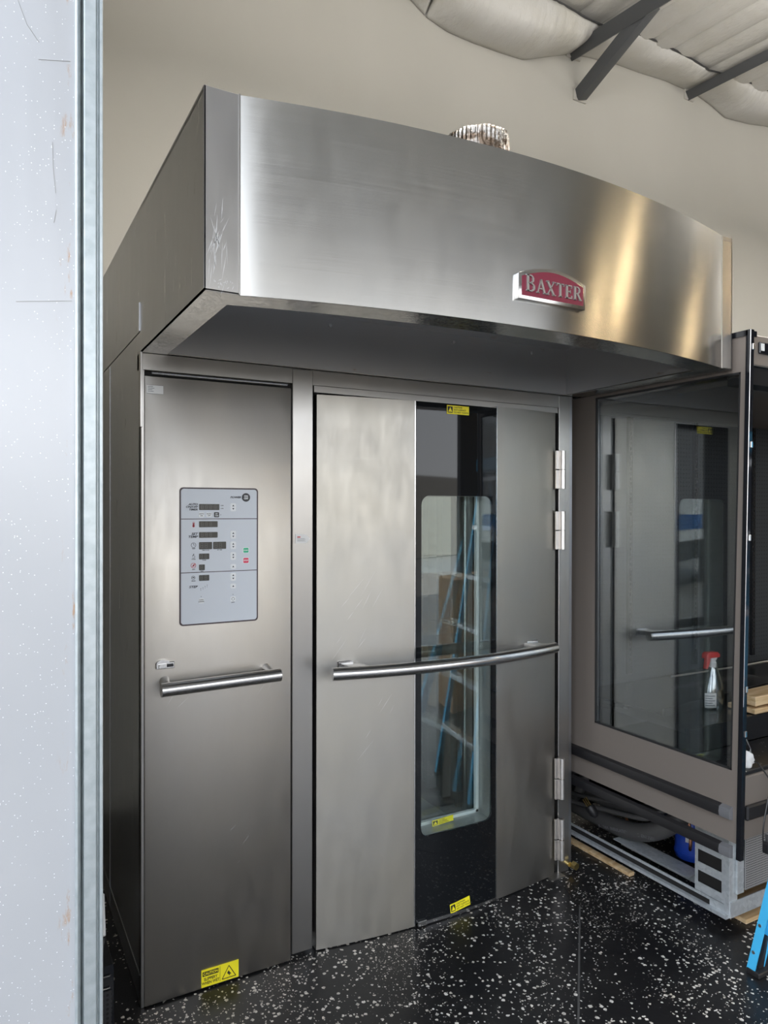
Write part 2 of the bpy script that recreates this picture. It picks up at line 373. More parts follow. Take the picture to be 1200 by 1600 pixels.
def wr(x, v): return (0.007*math.sin(x*31+3*math.sin(x*7.3)+2*v)*max(0, math.sin(x*2.9+1))+0.004*math.sin(x*83+4*math.sin(x*11)))*(1-v)**1.5+0.006*math.sin(x*9+v*6)
def blanket(x0, x1, label, puff):
    def fn(u, v):
        x = x0+(x1-x0)*u
        endf = min(1, (math.sin(PI*min(max(u, 0.0), 1.0)))*3.0)**0.6 if 0 < u < 1 else 0.0
        zl = interp(LOW, x); zw = interp(WIRE, x)
        y = 1.30+(1.615-1.30)*v; z = zw+(zl-zw)*v
        b = math.sin(PI*v**0.85)*puff*endf*(0.55+0.45*min(1.0, abs(zw-zl)/0.25)) + wr(x, v)*(1-v*0.6)
        return (x, y-b*0.55, z-b*0.75)
    mb = MB().grid(fn, 90, 18)
    for f in mb.bm.faces: f.normal_flip()
    o = mb.build('insulation_blanket', 'vinyl', angle=80)
    sol = o.modifiers.new('thick', 'SOLIDIFY'); sol.thickness = 0.006; sol.offset = -1
    return tag(o, label, 'insulation', 'white insulation blankets along the top of the back wall')
blanket(0.9, 2.09, 'white insulation blanket at the wall top, ending beside the largest bulging blanket', 0.14)
blanket(2.10, 3.36, 'largest bulging white insulation blanket hanging lowest at the wall top, before the crossed braces', 0.15)
blanket(3.40, 4.62, 'narrow white insulation blanket between the crossed braces and the lone brace', 0.10)
blanket(4.74, 6.38, 'drooping white insulation blanket beyond the lone brace, with a ragged hem', 0.11)
mb = MB()
mb.tube([(x/10, 1.296, interp(WIRE, x/10)-0.004) for x in range(9, 64)], 0.007, 6)
tag(mb.build('retaining_wire', 'seam_wire'), 'thin dark wire holding the insulation blankets against the ceiling', 'wire')
# steel braces
def angle_iron(name, p, q, w, label, tip=True, roll=0):
    p, q = Vector(p), Vector(q); d = (q-p).normalized(); L = (q-p).length
    root = empty(name, p); tag(root, label, 'steel brace', None)
    t = 0.009
    M = d.to_track_quat('Z', 'Y').to_matrix().to_4x4() @ Matrix.Rotation(roll, 4, 'Z')
    M = Matrix.Translation(p) @ M
    o = MB().prism([(-w/2, -w/2), (w/2, -w/2), (w/2, -w/2+t*2), (-w/2+t*2, -w/2+t*2), (-w/2+t*2, w/2), (-w/2, w/2)], 0, L, bev=0.002, mtx=M).build('angle_bar', 'steel_brace', root)
    o2 = MB().box(-w*0.75, w*0.75, -0.01, 0.012, -0.045, 0.035, 0.003, mtx=Matrix.Translation((p.x, 1.615, p.z))).build('mounting_plate', 'wall_paint', root)
    at_base(root); return root
angle_iron('steel_brace', (3.39, 1.61, 4.985), (3.33, 0.2, 4.80), 0.095, 'dark steel brace at the ceiling ending above the crossed brace, left of the pair', roll=0.6)
angle_iron('steel_brace', (3.455, 1.61, 4.685), (3.385, 0.88, 4.90), 0.085, 'dark steel brace slanting down to the wall, lower of the crossed pair', roll=0.3)
angle_iron('steel_brace', (4.67, 1.61, 5.03), (4.60, 0.0, 4.88), 0.075, 'lone dark steel brace at the ceiling over the display case', roll=0.6)

def high_bay(x, y, z, label):
    r = empty('high_bay_lamp', (x, y, z)); tag(r, label, 'lamp', 'warm high bay lamps hanging deep in the hall')
    MB().lathe([(0.05, 0.30), (0.10, 0.26), (0.12, 0.16), (0.26, 0.0), (0.255, 0.0), (0.11, 0.15), (0.05, 0.2)], 24, (x, y, z)).build('reflector', 'galvanised', r)
    MB().tube([(x, y, z+0.28), (x, y, min(ZC(y)-0.04, z+0.6))], 0.012, 8).build('hanger', 'seam_wire', r)
    l = bpy.data.lights.new('bulb', 'AREA'); l.shape = 'DISK'; l.size = 0.2; l.energy = LAMP; l.color = (1.0, 0.80, 0.52)
    lo = bpy.data.objects.new('bulb', l); COL.objects.link(lo); lo.location = (x, y, z-0.01); lo.parent = r
    MB().lathe([(0.02, 0.16), (0.09, 0.12), (0.12, 0.03), (0.09, -0.02), (0.02, -0.05)], 16, (x, y, z)).build('globe', 'lamp_globe', r)
    at_base(r)
def fill_panel(x, y, label):  # fill fixtures added out of view to brighten the back wall and ceiling
    z = ZC(y)-0.85
    r = empty('fill_strip_light', (x, y, z)); tag(r, label, 'lamp', 'added linear fill lights under the ceiling')
    MB().prism([(y-0.09, z+0.05), (y+0.09, z+0.05), (y+0.12, z), (y-0.12, z)], x-0.7, x+0.7, 'yz').build('housing', 'white_plastic', r)
    for dx in (-0.6, 0.6): MB().tube([(x+dx, y, z+0.05), (x+dx, y, z+0.81)], 0.004, 6).build('hanger', 'seam_wire', r)
    l = bpy.data.lights.new('fill_down', 'AREA'); l.shape = 'RECTANGLE'; l.size = 1.35; l.size_y = 0.2; l.energy = FILL; l.color = (1.0, 0.955, 0.89)
    lo = bpy.data.objects.new('fill_down', l); COL.objects.link(lo); lo.location = (x, y, z-0.006); lo.parent = r
    l2 = bpy.data.lights.new('fill_up', 'AREA'); l2.shape = 'RECTANGLE'; l2.size = 1.35; l2.size_y = 0.15; l2.energy = FILLUP; l2.color = l.color  # added upward fill that lifts the ceiling and upper wall
    lo2 = bpy.data.objects.new('fill_up', l2); COL.objects.link(lo2); lo2.location = (x, y, z+0.056); lo2.rotation_euler = (PI, 0, 0); lo2.parent = r
    at_base(r)
FILL, FILLUP = 13, 17
fill_panel(0.9, -0.75, 'added linear fill light hung high above the oven, nearest the pale wall')
fill_panel(3.7, -0.75, 'added linear fill light hung high over the hall, middle one of three')
fill_panel(6.6, -0.75, 'added linear fill light hung high over the hall, farthest from the pale wall')
LAMP = 22
high_bay(6.2, -4.05, 4.1, 'warm high bay lamp nearest the entrance opening, seen only as a glint on the hood')
high_bay(9.8, -3.3, 4.1, 'warm high bay lamp deep in the hall, farthest from the entrance wall')
high_bay(6.9, -5.5, 4.1, 'warm high bay lamp close against the dark entrance wall')
high_bay(11.8, -1.9, 4.1, 'warm high bay lamp at the far end of the hall near the back wall')

# ---------------- outside, seen only in reflections
struct(box('wall_outside', 'siding', None, -4.4, 26, -19, -18.7, 0, 2.7), 'unseen low wall across the yard, added to shape the door reflections')  # added out of view; its height and tone set the oven door reflections
t = empty('box_truck', (-7.6, -8.2, 0)); tag(t, 'white box truck with diamond logo and blue stripe, parked in the yard', 'truck')
box('cargo_box', 'truck_white', t, -10.8, -4.6, -10.6, -8.2, 0.95, 3.3, bev=0.03)
box('chassis', 'truck_grey', t, -10.8, -3.4, -10.3, -8.5, 0.55, 0.95)
MB().prism([(-4.5, 0.6), (-2.6, 0.6), (-2.6, 1.3), (-3.2, 1.5), (-3.6, 2.3), (-4.5, 2.4)], -10.4, -8.3, 'xz', bev=0.03).build('cab', 'truck_white', t)
box('cab_window', 'black_glass', t, -4.3, -3.7, -8.31, -8.28, 1.55, 2.1)
for wx in (-9.8, -3.6): MB().tube([(wx, -8.25, 0.45), (wx, -8.6, 0.45)], 0.45, 24).build('wheel', 'black_rubber', t)
box('blue_stripe', 'truck_blue', t, -10.7, -4.7, -8.203, -8.19, 1.20, 1.50)
mb = MB(); c = (-9.75, 2.15)
for s1, s2 in ((0.30, 0.265), (0.23, 0.21)):
    for k in range(4):
        a0, a1 = PI/2*k, PI/2*(k+1)
        f = lambda a, r: (c[0]+0.75*r*math.cos(a), c[1]+r*math.sin(a))
        mb.prism([f(a0, s1), f(a1, s1), f(a1, s2), f(a0, s2)], -8.205, -8.19, 'xz')
R180 = lambda x, z: Matrix.Translation((x, -8.19, z)) @ Matrix.Rotation(PI, 4, 'Z') @ Matrix.Rotation(PI/2, 4, 'X')
text_bm(mb, 'TIRE', 0.13, 0, 0, 0, mtx=R180(-9.75, 2.15))
mb.build('diamond_logo', 'truck_grey', t)
mb = MB(); text_bm(mb, 'EQUIPMENT', 0.14, 0, 0, 0, mtx=R180(-10.35, 2.15)); mb.build('truck_lettering', 'truck_grey', t)
mb = MB(); text_bm(mb, 'EQUIPMENT.COM', 0.13, 0, 0, 0, mtx=R180(-9.65, 1.36)); mb.build('web_address', 'truck_white', t)
at_base(t)
def carton(x, y, z, sx_, sy_, sz_, label):
    o = empty('cardboard_box', (x, y, z)); tag(o, label, 'box', 'brown cartons stacked in the doorway')
    box('carton', 'cardboard', o, x-sx_/2, x+sx_/2, y-sy_/2, y+sy_/2, z, z+sz_, bev=0.004)
    box('tape', 'card_tape', o, x-0.03, x+0.03, y-sy_/2-0.001, y+sy_/2+0.001, z+sz_*0.7, z+sz_+0.0012)
    at_base(o)
for i in range(2):
    for k in range(3):
        carton(3.0+0.52*i, -2.6, 0.35*k, 0.5, 0.45, 0.345, 'brown taped carton, %s layer of the %s stack reflected in the oven glass' % (('bottom', 'middle', 'top')[k], ('nearer', 'farther')[i]))

# ================================================================== THE OVEN
H, HT = 2.10, 2.567
oven = empty('rack_oven', (0.92, 0.4, 0)); tag(oven, 'large stainless steel rack oven with a curved hood and a narrow glass door', 'oven')
# body shell: left side sheets, top, right
mb = MB()
mb.box(0.0, 0.006, 0.0, 1.57, 0.02, 2.165); mb.box(0.0, 0.006, 0.0, 1.57, 2.17, HT)
mb.box(0.0, 1.91, 1.55, 1.57, 0.02, HT); mb.box(1.83, 1.85, 0.0, 1.57, 0.02, H)
mb.box(0.004, 1.905, 0.02, 1.57, HT-0.02, HT-0.004)
mb.box(0.004, 1.82, 0.03, 1.56, 0.0, 0.05)
mb.box(1.895, 1.91, 0.0, 1.57, H, HT)
for yy in (0.62, 1.1): mb.box(-0.0015, 0.002, yy, yy+0.01, 0.02, 2.16)
mb.box(-0.004, 0.0, 0.0, 0.004, 2.17, 2.26)
# slanted kick plate seam along the floor
mb.box(-0.002, 0.0, 0.0, 1.55, 0.10, 0.104)
mb.build('body_side', 'side_steel', oven)
mb = MB().box(0.004, 0.60, 0.02, 1.55, 0.03, 2.16)
mb.build('control_bay', 'dark_gap', oven)
# front frame: header, posts
mb = MB()
mb.box(0.0, 1.83, -0.004, 0.05, 2.045, H, bev=0.0015)
mb.box(0.519, 0.598, -0.006, 0.06, 0.015, H-0.002, bev=0.002)
mb.box(1.768, 1.832, -0.006, 0.06, 0.0, H-0.002, bev=0.002)
mb.box(0.605, 1.765, 0.0, 0.05, 2.022, 2.05)
mb.box(-0.004, 0.004, -0.022, 0.0, 1.86, H, bev=0.001)
mb.box(0.0, 0.012, -0.012, 0.02, 0.0, 2.045, bev=0.002)
mb.build('front_frame', 'frame_steel', oven)
MB().tube([(0.03, -0.030, 2.034), (0.49, -0.030, 2.034)], 0.004, 8).build('door_stay_rod', 'handle_steel', oven)
box('floor_bracket', 'frame_steel', oven, 1.70, 1.775, -0.045, 0.0, 0.0, 0.006)
# left (control) door
ld = box('service_door', 'panel_steel', oven, 0.010, 0.509, -0.020, 0.012, 0.006, 2.025, bev=0.003, seg=2)
YP = -0.0205
mb = MB(); mb.tube([(0.048, -0.085, 1.030), (0.4435, -0.085, 1.036)], 0.0215, 28)
hd = mb.build('handle', 'handle_steel', ld)
MB().tube([(0.072, -0.078, 1.034), (0.072, -0.045, 1.040), (0.073, -0.02, 1.042)], 0.010, 16, radii=[0.012, 0.013, 0.017]).build('handle_mount', 'handle_steel', ld)
MB().tube([(0.418, -0.078, 1.040), (0.418, -0.045, 1.046), (0.418, -0.02, 1.048)], 0.010, 16, radii=[0.012, 0.013, 0.017]).build('handle_mount', 'handle_steel', ld)
mb = MB(); mb.box(0.044, 0.103, -0.028, -0.02, 1.084, 1.106, bev=0.002); mb.box(0.052, 0.078, -0.033, -0.027, 1.088, 1.100, bev=0.001); mb.prism([(0.066+0.02*math.cos(PI*k/10), 1.104+0.010*math.sin(PI*k/10)) for k in range(11)], -0.032, -0.02, 'xz')
mb.build('latch', 'badge_rim', ld)
box('latch_slot', 'black_plastic', ld, 0.078, 0.098, -0.0335, -0.028, 1.090, 1.100, bev=0.001)
mb = MB().box(0.016, 0.068, -0.0213, -0.0203, 1.968, 1.996); lab = mb.build('serial_sticker', 'white_plastic', ld)
mb = MB()
for k, w in enumerate((0.016, 0.020, 0.014, 0.018)): mb.box(0.020, 0.020+w, -0.0220, -0.0213, 1.990-0.005*k, 1.9915-0.005*k)
mb.box(0.0165, 0.0675, -0.0220, -0.0213, 1.9955, 1.9962); mb.box(0.0165, 0.0675, -0.0220, -0.0213, 1.9680, 1.9687)
mb.build('sticker_print', 'paper_print', ld)
# caution sticker
box('caution_sticker', 'yellow_label', ld, 0.192, 0.319, -0.0216, -0.0203, 0.010, 0.068)
mb = MB(); ys = -0.0222
mb.box(0.196, 0.250, ys, ys+0.0006, 0.046, 0.061)
text_bm(mb, 'SLIPPERY', 0.0135, 0.223, 0.0355, ys, bold=0.0002, sx=0.85); text_bm(mb, 'WHEN WET', 0.0135, 0.223, 0.0225, ys, bold=0.0002, sx=0.80)
for (a, b) in (((0.262, 0.018), (0.309, 0.018)), ((0.309, 0.018), (0.2855, 0.058)), ((0.2855, 0.058), (0.262, 0.018))):
    d = Vector((b[0]-a[0], b[1]-a[1])).normalized()*0.0012; nn = (-d.y, d.x)
    mb.prism([(a[0]+nn[0], a[1]+nn[1]), (b[0]+nn[0], b[1]+nn[1]), (b[0]-nn[0], b[1]-nn[1]), (a[0]-nn[0], a[1]-nn[1])], ys, ys+0.0006, 'xz')
mb.prism([(0.279, 0.034), (0.284, 0.042), (0.288, 0.036), (0.294, 0.028), (0.288, 0.029), (0.290, 0.022), (0.283, 0.030)], ys, ys+0.0006, 'xz')
mb.box(0.2545, 0.2555, ys, ys+0.0006, 0.014, 0.064)
mb.build('caution_print', 'black_ink', ld)
mb = MB(); text_bm(mb, 'CAUTION', 0.0125, 0.223, 0.0535, ys-0.0005, bold=0.0002, sx=0.88); mb.build('caution_heading', 'yellow_label', ld)
# paper tag on the post
mb = MB().prism([(0.530, 1.512), (0.570, 1.509), (0.587, 1.494), (0.572, 1.477), (0.530, 1.478)], -0.0075, -0.0062, 'xz'); pt = mb.build('paper_tag', 'white_paper', oven)
mb = MB().box(0.537, 0.549, -0.0082, -0.0074, 1.498, 1.502); mb.build('tag_red_mark', 'red_ink', pt)
mb = MB()
for k in range(4): mb.box(0.537, 0.565+0.004*(k % 2), -0.0082, -0.0074, 1.494-0.003*k, 1.4948-0.003*k)
mb.build('tag_print', 'paper_print', pt)

# ---- control panel: a membrane overlay on the left door
cp = MB().prism(rrect(0.1195, 1.2165, 0.3865, 1.6705, 0.012), -0.0225, -0.0195, 'xz').build('control_panel', 'overlay_rim', oven)
cp['label'] = 'pale blue membrane control panel with a dark border'
MB().prism(rrect(0.1245, 1.2215, 0.3815, 1.6655, 0.009), -0.0232, -0.0222, 'xz').build('overlay', 'overlay_blue', cp)
for z in (1.5665, 1.3905): box('divider_line', 'overlay_rim', cp, 0.1245, 0.3815, -0.0238, -0.0228, z-0.0012, z+0.0012)
YD = -0.0245
for (a, b, c, d) in [(0.183, 1.596, 0.251, 1.616), (0.183, 1.539, 0.245, 1.559), (0.183, 1.504, 0.245, 1.523), (0.183, 1.466, 0.2265, 1.490), (0.230, 1.466, 0.274, 1.490), (0.183, 1.433, 0.217, 1.452), (0.183, 1.397, 0.202, 1.416), (0.183, 1.362, 0.217, 1.381)]:
    dobj = MB().prism(rrect(a, b, c, d, 0.002), YD, -0.0228, 'xz').build('display', 'display', cp)
mb = MB()
def seven(x, z, h):
    w = h*0.5; t = 0.0009
    mb.box(x, x+w, YD-0.0004, YD, z-t/2, z+t/2); mb.box(x, x+w, YD-0.0004, YD, z+h/2-t/2, z+h/2+t/2); mb.box(x, x+w, YD-0.0004, YD, z+h-t/2, z+h+t/2)
    mb.box(x-t/2, x+t/2, YD-0.0004, YD, z, z+h); mb.box(x+w-t/2, x+w+t/2, YD-0.0004, YD, z, z+h)
for a, n, z in ((0.190, 4, 1.600), (0.190, 3, 1.543), (0.190, 3, 1.508), (0.188, 2, 1.471), (0.236, 2, 1.471), (0.188, 2, 1.437), (0.188, 1, 1.401), (0.188, 2, 1.366)):
    for k in range(n): seven(a+0.0145*k, z, 0.012 if z != 1.471 else 0.015)
mb.build('digit_segments', 'display_segment', cp)
def tri(mb, x, z, s, upw):
    k = 1 if upw else -1
    mb.prism([(x-s, z-k*s*0.8), (x+s, z-k*s*0.8), (x, z+k*s*0.9)], YD-0.0006, YD, 'xz')
for (a, b, c, d) in [(0.289, 1.592, 0.308, 1.619), (0.289, 1.499, 0.308, 1.526), (0.289, 1.464, 0.308, 1.490), (0.289, 1.428, 0.308, 1.454), (0.289, 1.357, 0.308, 1.384)]:
    MB().prism(rrect(a, b, c, d, 0.004), YD, -0.0228, 'xz').build('arrow_button', 'button_white', cp)
for (a, b, c, d) in [(0.289, 1.397, 0.308, 1.414), (0.289, 1.331, 0.308, 1.348)]:
    MB().prism(rrect(a, b, c, d, 0.004), YD, -0.0228, 'xz').build('arrow_button', 'button_white', cp)
for (a, b, c, d), mm in zip([(0.182, 1.572, 0.200, 1.588), (0.207, 1.573, 0.225, 1.588), (0.233, 1.572, 0.250, 1.589), (0.182, 1.288, 0.199, 1.304), (0.289, 1.287, 0.307, 1.304)], ['button_white', 'button_white', 'button_black', 'button_white', 'button_white']):
    MB().prism(rrect(a, b, c, d, 0.003), YD, -0.0228, 'xz').build('button', mm, cp)
for (a, b, c, d), mm, lb in (((0.333, 1.450, 0.353, 1.468), 'button_green', 'green start button'), ((0.333, 1.415, 0.353, 1.434), 'button_red', 'red stop button')):
    MB().prism(rrect(a-0.001, b-0.001, c+0.001, d+0.001, 0.004), YD+0.0004, -0.0228, 'xz').build('button_surround', 'button_white', cp)
    o = MB().prism(rrect(a+0.001, b+0.001, c-0.001, d-0.001, 0.003), YD, -0.0228, 'xz').build('button', mm, cp); o['label'] = lb
MB().prism([(0.343+0.0145*math.cos(2*PI*k/32), 1.639+0.0145*math.sin(2*PI*k/32)) for k in range(32)], YD, -0.0228, 'xz').build('power_button', 'button_black', cp)
mb = MB()
for z0, z1 in ((1.592, 1.619), (1.499, 1.526), (1.464, 1.490), (1.428, 1.454), (1.357, 1.384)):
    tri(mb, 0.2985, z1-0.008, 0.0034, True); tri(mb, 0.2985, z0+0.008, 0.0034, False)
tri(mb, 0.2985, 1.4055, 0.0034, True); tri(mb, 0.2985, 1.3395, 0.0034, True)
yt = YD+0.0003
for s, x, z, sz in (('POWER', 0.325, 1.639, 0.0085), ('AUTO', 0.178, 1.6145, 0.0085), ('ON/OFF', 0.178, 1.6060, 0.0085), ('TIMER', 0.178, 1.5975, 0.0085), ('SET', 0.178, 1.5172, 0.0105), ('TEMP', 0.178, 1.5078, 0.0105), ('STEP', 0.177, 1.343, 0.0105)):
    text_bm(mb, s, sz, x, z, yt, 'RIGHT', shear=0.25, bold=0.00025, sx=1.25)
for s, x, z in (('AM', 0.262, 1.611), ('PM', 0.262, 1.601), ('TIMER', 0.165, 1.4692), ('STEAM', 0.165, 1.4340), ('VENT', 0.165, 1.4005), ('BREAD', 0.165, 1.3628), ('TIME TO GO', 0.205, 1.4628), ('SET TIME', 0.252, 1.4628), ('STEAM', 0.200, 1.430), ('VENT', 0.193, 1.3937), ('LIGHT', 0.298, 1.2845)):
    text_bm(mb, s, 0.0042, x, z, yt, bold=0.0001)
for x, z, a, b in ((0.191, 1.580, 'AUTO', 'ON'), (0.216, 1.5805, 'AUTO', 'OFF'), (0.1905, 1.296, 'COOL', 'DOWN')):
    text_bm(mb, a, 0.0055, x, z+0.003, YD-0.0004, bold=0.0001); text_bm(mb, b, 0.0055, x, z-0.003, YD-0.0004, bold=0.0001)
def ring(mb, x, z, r, t, y=None, a0=0, a1=2*PI, n=20):
    y = YD if y is None else y
    for k in range(n):
        p, q = a0+(a1-a0)*k/n, a0+(a1-a0)*(k+1)/n
        mb.prism([(x+(r-t)*math.cos(p), z+(r-t)*math.sin(p)), (x+r*math.cos(p), z+r*math.sin(p)), (x+r*math.cos(q), z+r*math.sin(q)), (x+(r-t)*math.cos(q), z+(r-t)*math.sin(q))], y, y+0.0012, 'xz')
ring(mb, 0.165, 1.4805, 0.0082, 0.0011); mb.box(0.1645, 0.1655, YD, YD+0.001, 1.4805, 1.4865); mb.box(0.1645, 0.1695, YD, YD+0.001, 1.4800, 1.4810)
ring(mb, 0.165, 1.4420, 0.0048, 0.0010, a0=-0.25*PI*3.2, a1=0.25*PI*3.2-0.9)
mb.prism([(0.1605, 1.444), (0.1655, 1.4525), (0.1672, 1.4505), (0.1618, 1.4432)], YD, YD+0.001, 'xz')
ring(mb, 0.164, 1.3735, 0.0062, 0.0010); mb.prism([(0.160, 1.3725), (0.168, 1.3725), (0.166, 1.3760), (0.162, 1.3750)], YD, YD+0.001, 'xz')
ring(mb, 0.298, 1.2960, 0.0055, 0.0010, y=YD-0.0006)
for x, z in ((0.189, 1.336), (0.196, 1.339), (0.203, 1.343), (0.210, 1.347), (0.190, 1.310), (0.298, 1.311), (0.2555, 1.580), (0.257, 1.611), (0.257, 1.601)):
    ring(mb, x, z, 0.0012, 0.0012, n=8)
for k in range(4): mb.box(0.1885+0.007*k, 0.1895+0.007*k, YD, YD+0.001, 1.330+0.0035*k, 1.3325+0.0035*k)
mb.build('panel_print', 'ink', cp)
mb = MB(); text_bm(mb, 'ON', 0.0085, 0.343, 1.6430, YD-0.0005, bold=0.0003); text_bm(mb, 'OFF', 0.0085, 0.343, 1.6350, YD-0.0005, bold=0.0003)
text_bm(mb, 'START', 0.0055, 0.343, 1.459, YD-0.0005, bold=0.0002); text_bm(mb, 'STOP', 0.0062, 0.343, 1.4245, YD-0.0005, bold=0.0002)
text_bm(mb, 'SET', 0.0055, 0.2415, 1.5835, YD-0.0005, bold=0.0001); text_bm(mb, 'TIME', 0.0055, 0.2415, 1.5770, YD-0.0005, bold=0.0001)
mb.build('button_print', 'button_white', cp)
mb = MB(); ring(mb, 0.165, 1.543, 0.0036, 0.0036); mb.box(0.1635, 0.1665, YD, YD+0.001, 1.543, 1.553); ring(mb, 0.165, 1.554, 0.0030, 0.0008)
mb.box(0.162, 0.1628, YD, YD+0.001, 1.545, 1.554); mb.box(0.1672, 0.168, YD, YD+0.001, 1.545, 1.554)
ring(mb, 0.1645, 1.4135, 0.0085, 0.0012); mb.prism([(0.159, 1.409), (0.1603, 1.4078), (0.170, 1.418), (0.1687, 1.4192)], YD, YD+0.001, 'xz'); mb.prism([(0.162, 1.4140), (0.1665, 1.4175), (0.1675, 1.4120), (0.1640, 1.4100)], YD, YD+0.001, 'xz')
mb.build('red_symbols', 'red_ink', cp)

# ---- curved oven door
DX0, DX1, DC, DSAG = 0.613, 1.745, 1.183, 0.050
def dy(x): return -0.006-DSAG*(1-((x-DC)/0.569)**2)
def curved_slab(x0, x1, z0, z1, yo, th, n=16):
    xs = [x0+(x1-x0)*i/n for i in range(n+1)]
    return [(x, dy(x)+yo) for x in xs]+[(x, dy(x)+yo+th) for x in xs[::-1]]
od = MB().prism(curved_slab(DX0, 1.002, 0, 0, 0, 0.035), 0.004, 2.013, bev=0).build('oven_door', 'door_steel', oven)
MB().prism(curved_slab(1.390, DX1, 0, 0, 0, 0.035), 0.004, 2.020).build('door_skin', 'door_steel', od)
# door core behind the glass: black edge, with the window tunnel
WX0, WX1, WZ0, WZ1 = 1.027, 1.365, 0.341, 1.652
# black glass sheet with rounded clear window: build the frit as curved prism pieces around a rounded opening
def frit():
    b = MB(); n = 12; r = 0.035
    zb, zt = 0.016, 2.012
    b.prism(curved_slab(1.004, WX0, 0, 0, -0.004, 0.008, 4), zb, zt)
    b.prism(curved_slab(WX1, 1.388, 0, 0, -0.004, 0.008, 4), zb, zt)
    b.prism(curved_slab(WX0, WX1, 0, 0, -0.004, 0.008), zb, WZ0); b.prism(curved_slab(WX0, WX1, 0, 0, -0.004, 0.008), WZ1, zt)
    for cx, cz, sx_, sz_ in ((WX0, WZ0, 1, 1), (WX1, WZ0, -1, 1), (WX0, WZ1, 1, -1), (WX1, WZ1, -1, -1)):
        P = [(cx, cz)]+[(cx+sx_*r*(1-math.sin(PI/2*k/8)), cz+sz_*r*(1-math.cos(PI/2*k/8))) for k in range(9)]
        y = dy(cx+sx_*r*0.5)
        b.prism(P, y-0.004, y+0.004, 'xz')
    return b
frit().build('black_glass_border', 'black_glass', od, angle=25)
MB().prism(curved_slab(WX0-0.001, WX1+0.001, 0, 0, -0.002, 0.004), WZ0-0.001, WZ1+0.001).build('window_glass', 'window_glass', od)
mb = MB()
for (x0, x1, z0, z1) in ((WX1, WX1+0.012, WZ0-0.02, WZ1+0.02), (WX0-0.012, WX0, WZ0-0.02, WZ1+0.02)): mb.box(x0, x1, -0.04, 0.06, z0, z1)
mb.box(WX0, WX1, -0.045, 0.06, WZ0-0.02, WZ0); mb.box(WX0, WX1, -0.045, 0.06, WZ1, WZ1+0.02)
mb.build('window_tunnel', 'tunnel_metal', od)
mb = MB()
for x in (WX1-0.016, WX0+0.002): mb.box(x, x+0.015, 0.030, 0.046, WZ0, WZ1, bev=0.001)
mb.box(WX0, WX1, 0.030, 0.046, WZ0, WZ0+0.012); mb.build('inner_seal', 'seal_white', od)
box('inner_glass', 'window_glass', od, WX0, WX1, 0.048, 0.053, WZ0, WZ1)
mb = MB().box(0.64, WX0-0.014, 0.03, 0.098, 0.03, 2.0).box(WX1+0.014, 1.74, 0.03, 0.098, 0.03, 2.0).box(WX0-0.014, WX1+0.014, 0.0, 0.098, 0.03, WZ0-0.022).box(WX0-0.014, WX1+0.014, 0.0, 0.098, WZ1+0.022, 2.0)
mb.build('door_core', 'dark_gap', od)
MB().prism(curved_slab(1.02, 1.390, 0, 0, -0.006, 0.02), 0.004, 0.016).prism(curved_slab(0.998, 1.003, 0, 0, -0.002, 0.03, 2), 0.004, 2.013).prism(curved_slab(1.387, 1.393, 0, 0, -0.003, 0.03, 2), 0.004, 2.02).build('edge_channel', 'handle_steel', od)
box('bottom_clip', 'badge_rim', od, 1.01, 1.05, -0.066, -0.040, 0.004, 0.024, bev=0.002)
# door handle: long bowed bar
HN = 30
hp = [(0.625+(1.645-0.625)*i/HN) for i in range(HN+1)]
def hy(x): return -0.117-0.066*(1-((x-1.135)/0.51)**2)
def hz(x): return 1.024
mb = MB().tube([(x, hy(x), hz(x)) for x in hp], 0.0225, 24)
mb.build('handle', 'handle_steel', od)
for hx in (0.735, 1.585):
    mb = MB()
    mb.box(hx-0.045, hx+0.045, dy(hx)-0.002, dy(hx)+0.006, 1.012, 1.045, bev=0.002)
    mb.prism([(hx-0.035, dy(hx)), (hx+0.035, dy(hx)), (hx+0.03, hy(hx)), (hx-0.03, hy(hx))], 1.018, 1.038, bev=0.002)
    mb.build('handle_mount', 'handle_steel', od)
# hinges
for z0, z1 in ((1.690, 1.855), (1.426, 1.591), (0.338, 0.515), (0.072, 0.250)):
    zm = (z0+z1)/2; hx, hy_ = 1.766, -0.030
    mb = MB().tube([(hx, hy_, z0), (hx, hy_, zm-0.0015)], 0.0135, 18).tube([(hx, hy_, zm+0.0015), (hx, hy_, z1)], 0.0135, 18)
    mb.tube([(hx, hy_, z0), (hx, hy_, z1)], 0.007, 8)
    mb.box(hx-0.030, hx, -0.026, -0.016, zm+0.002, z1, bev=0.001).box(hx-0.030, hx, -0.026, -0.016, z0, zm-0.002, bev=0.001)
    mb.build('hinge', 'hinge_steel', od)
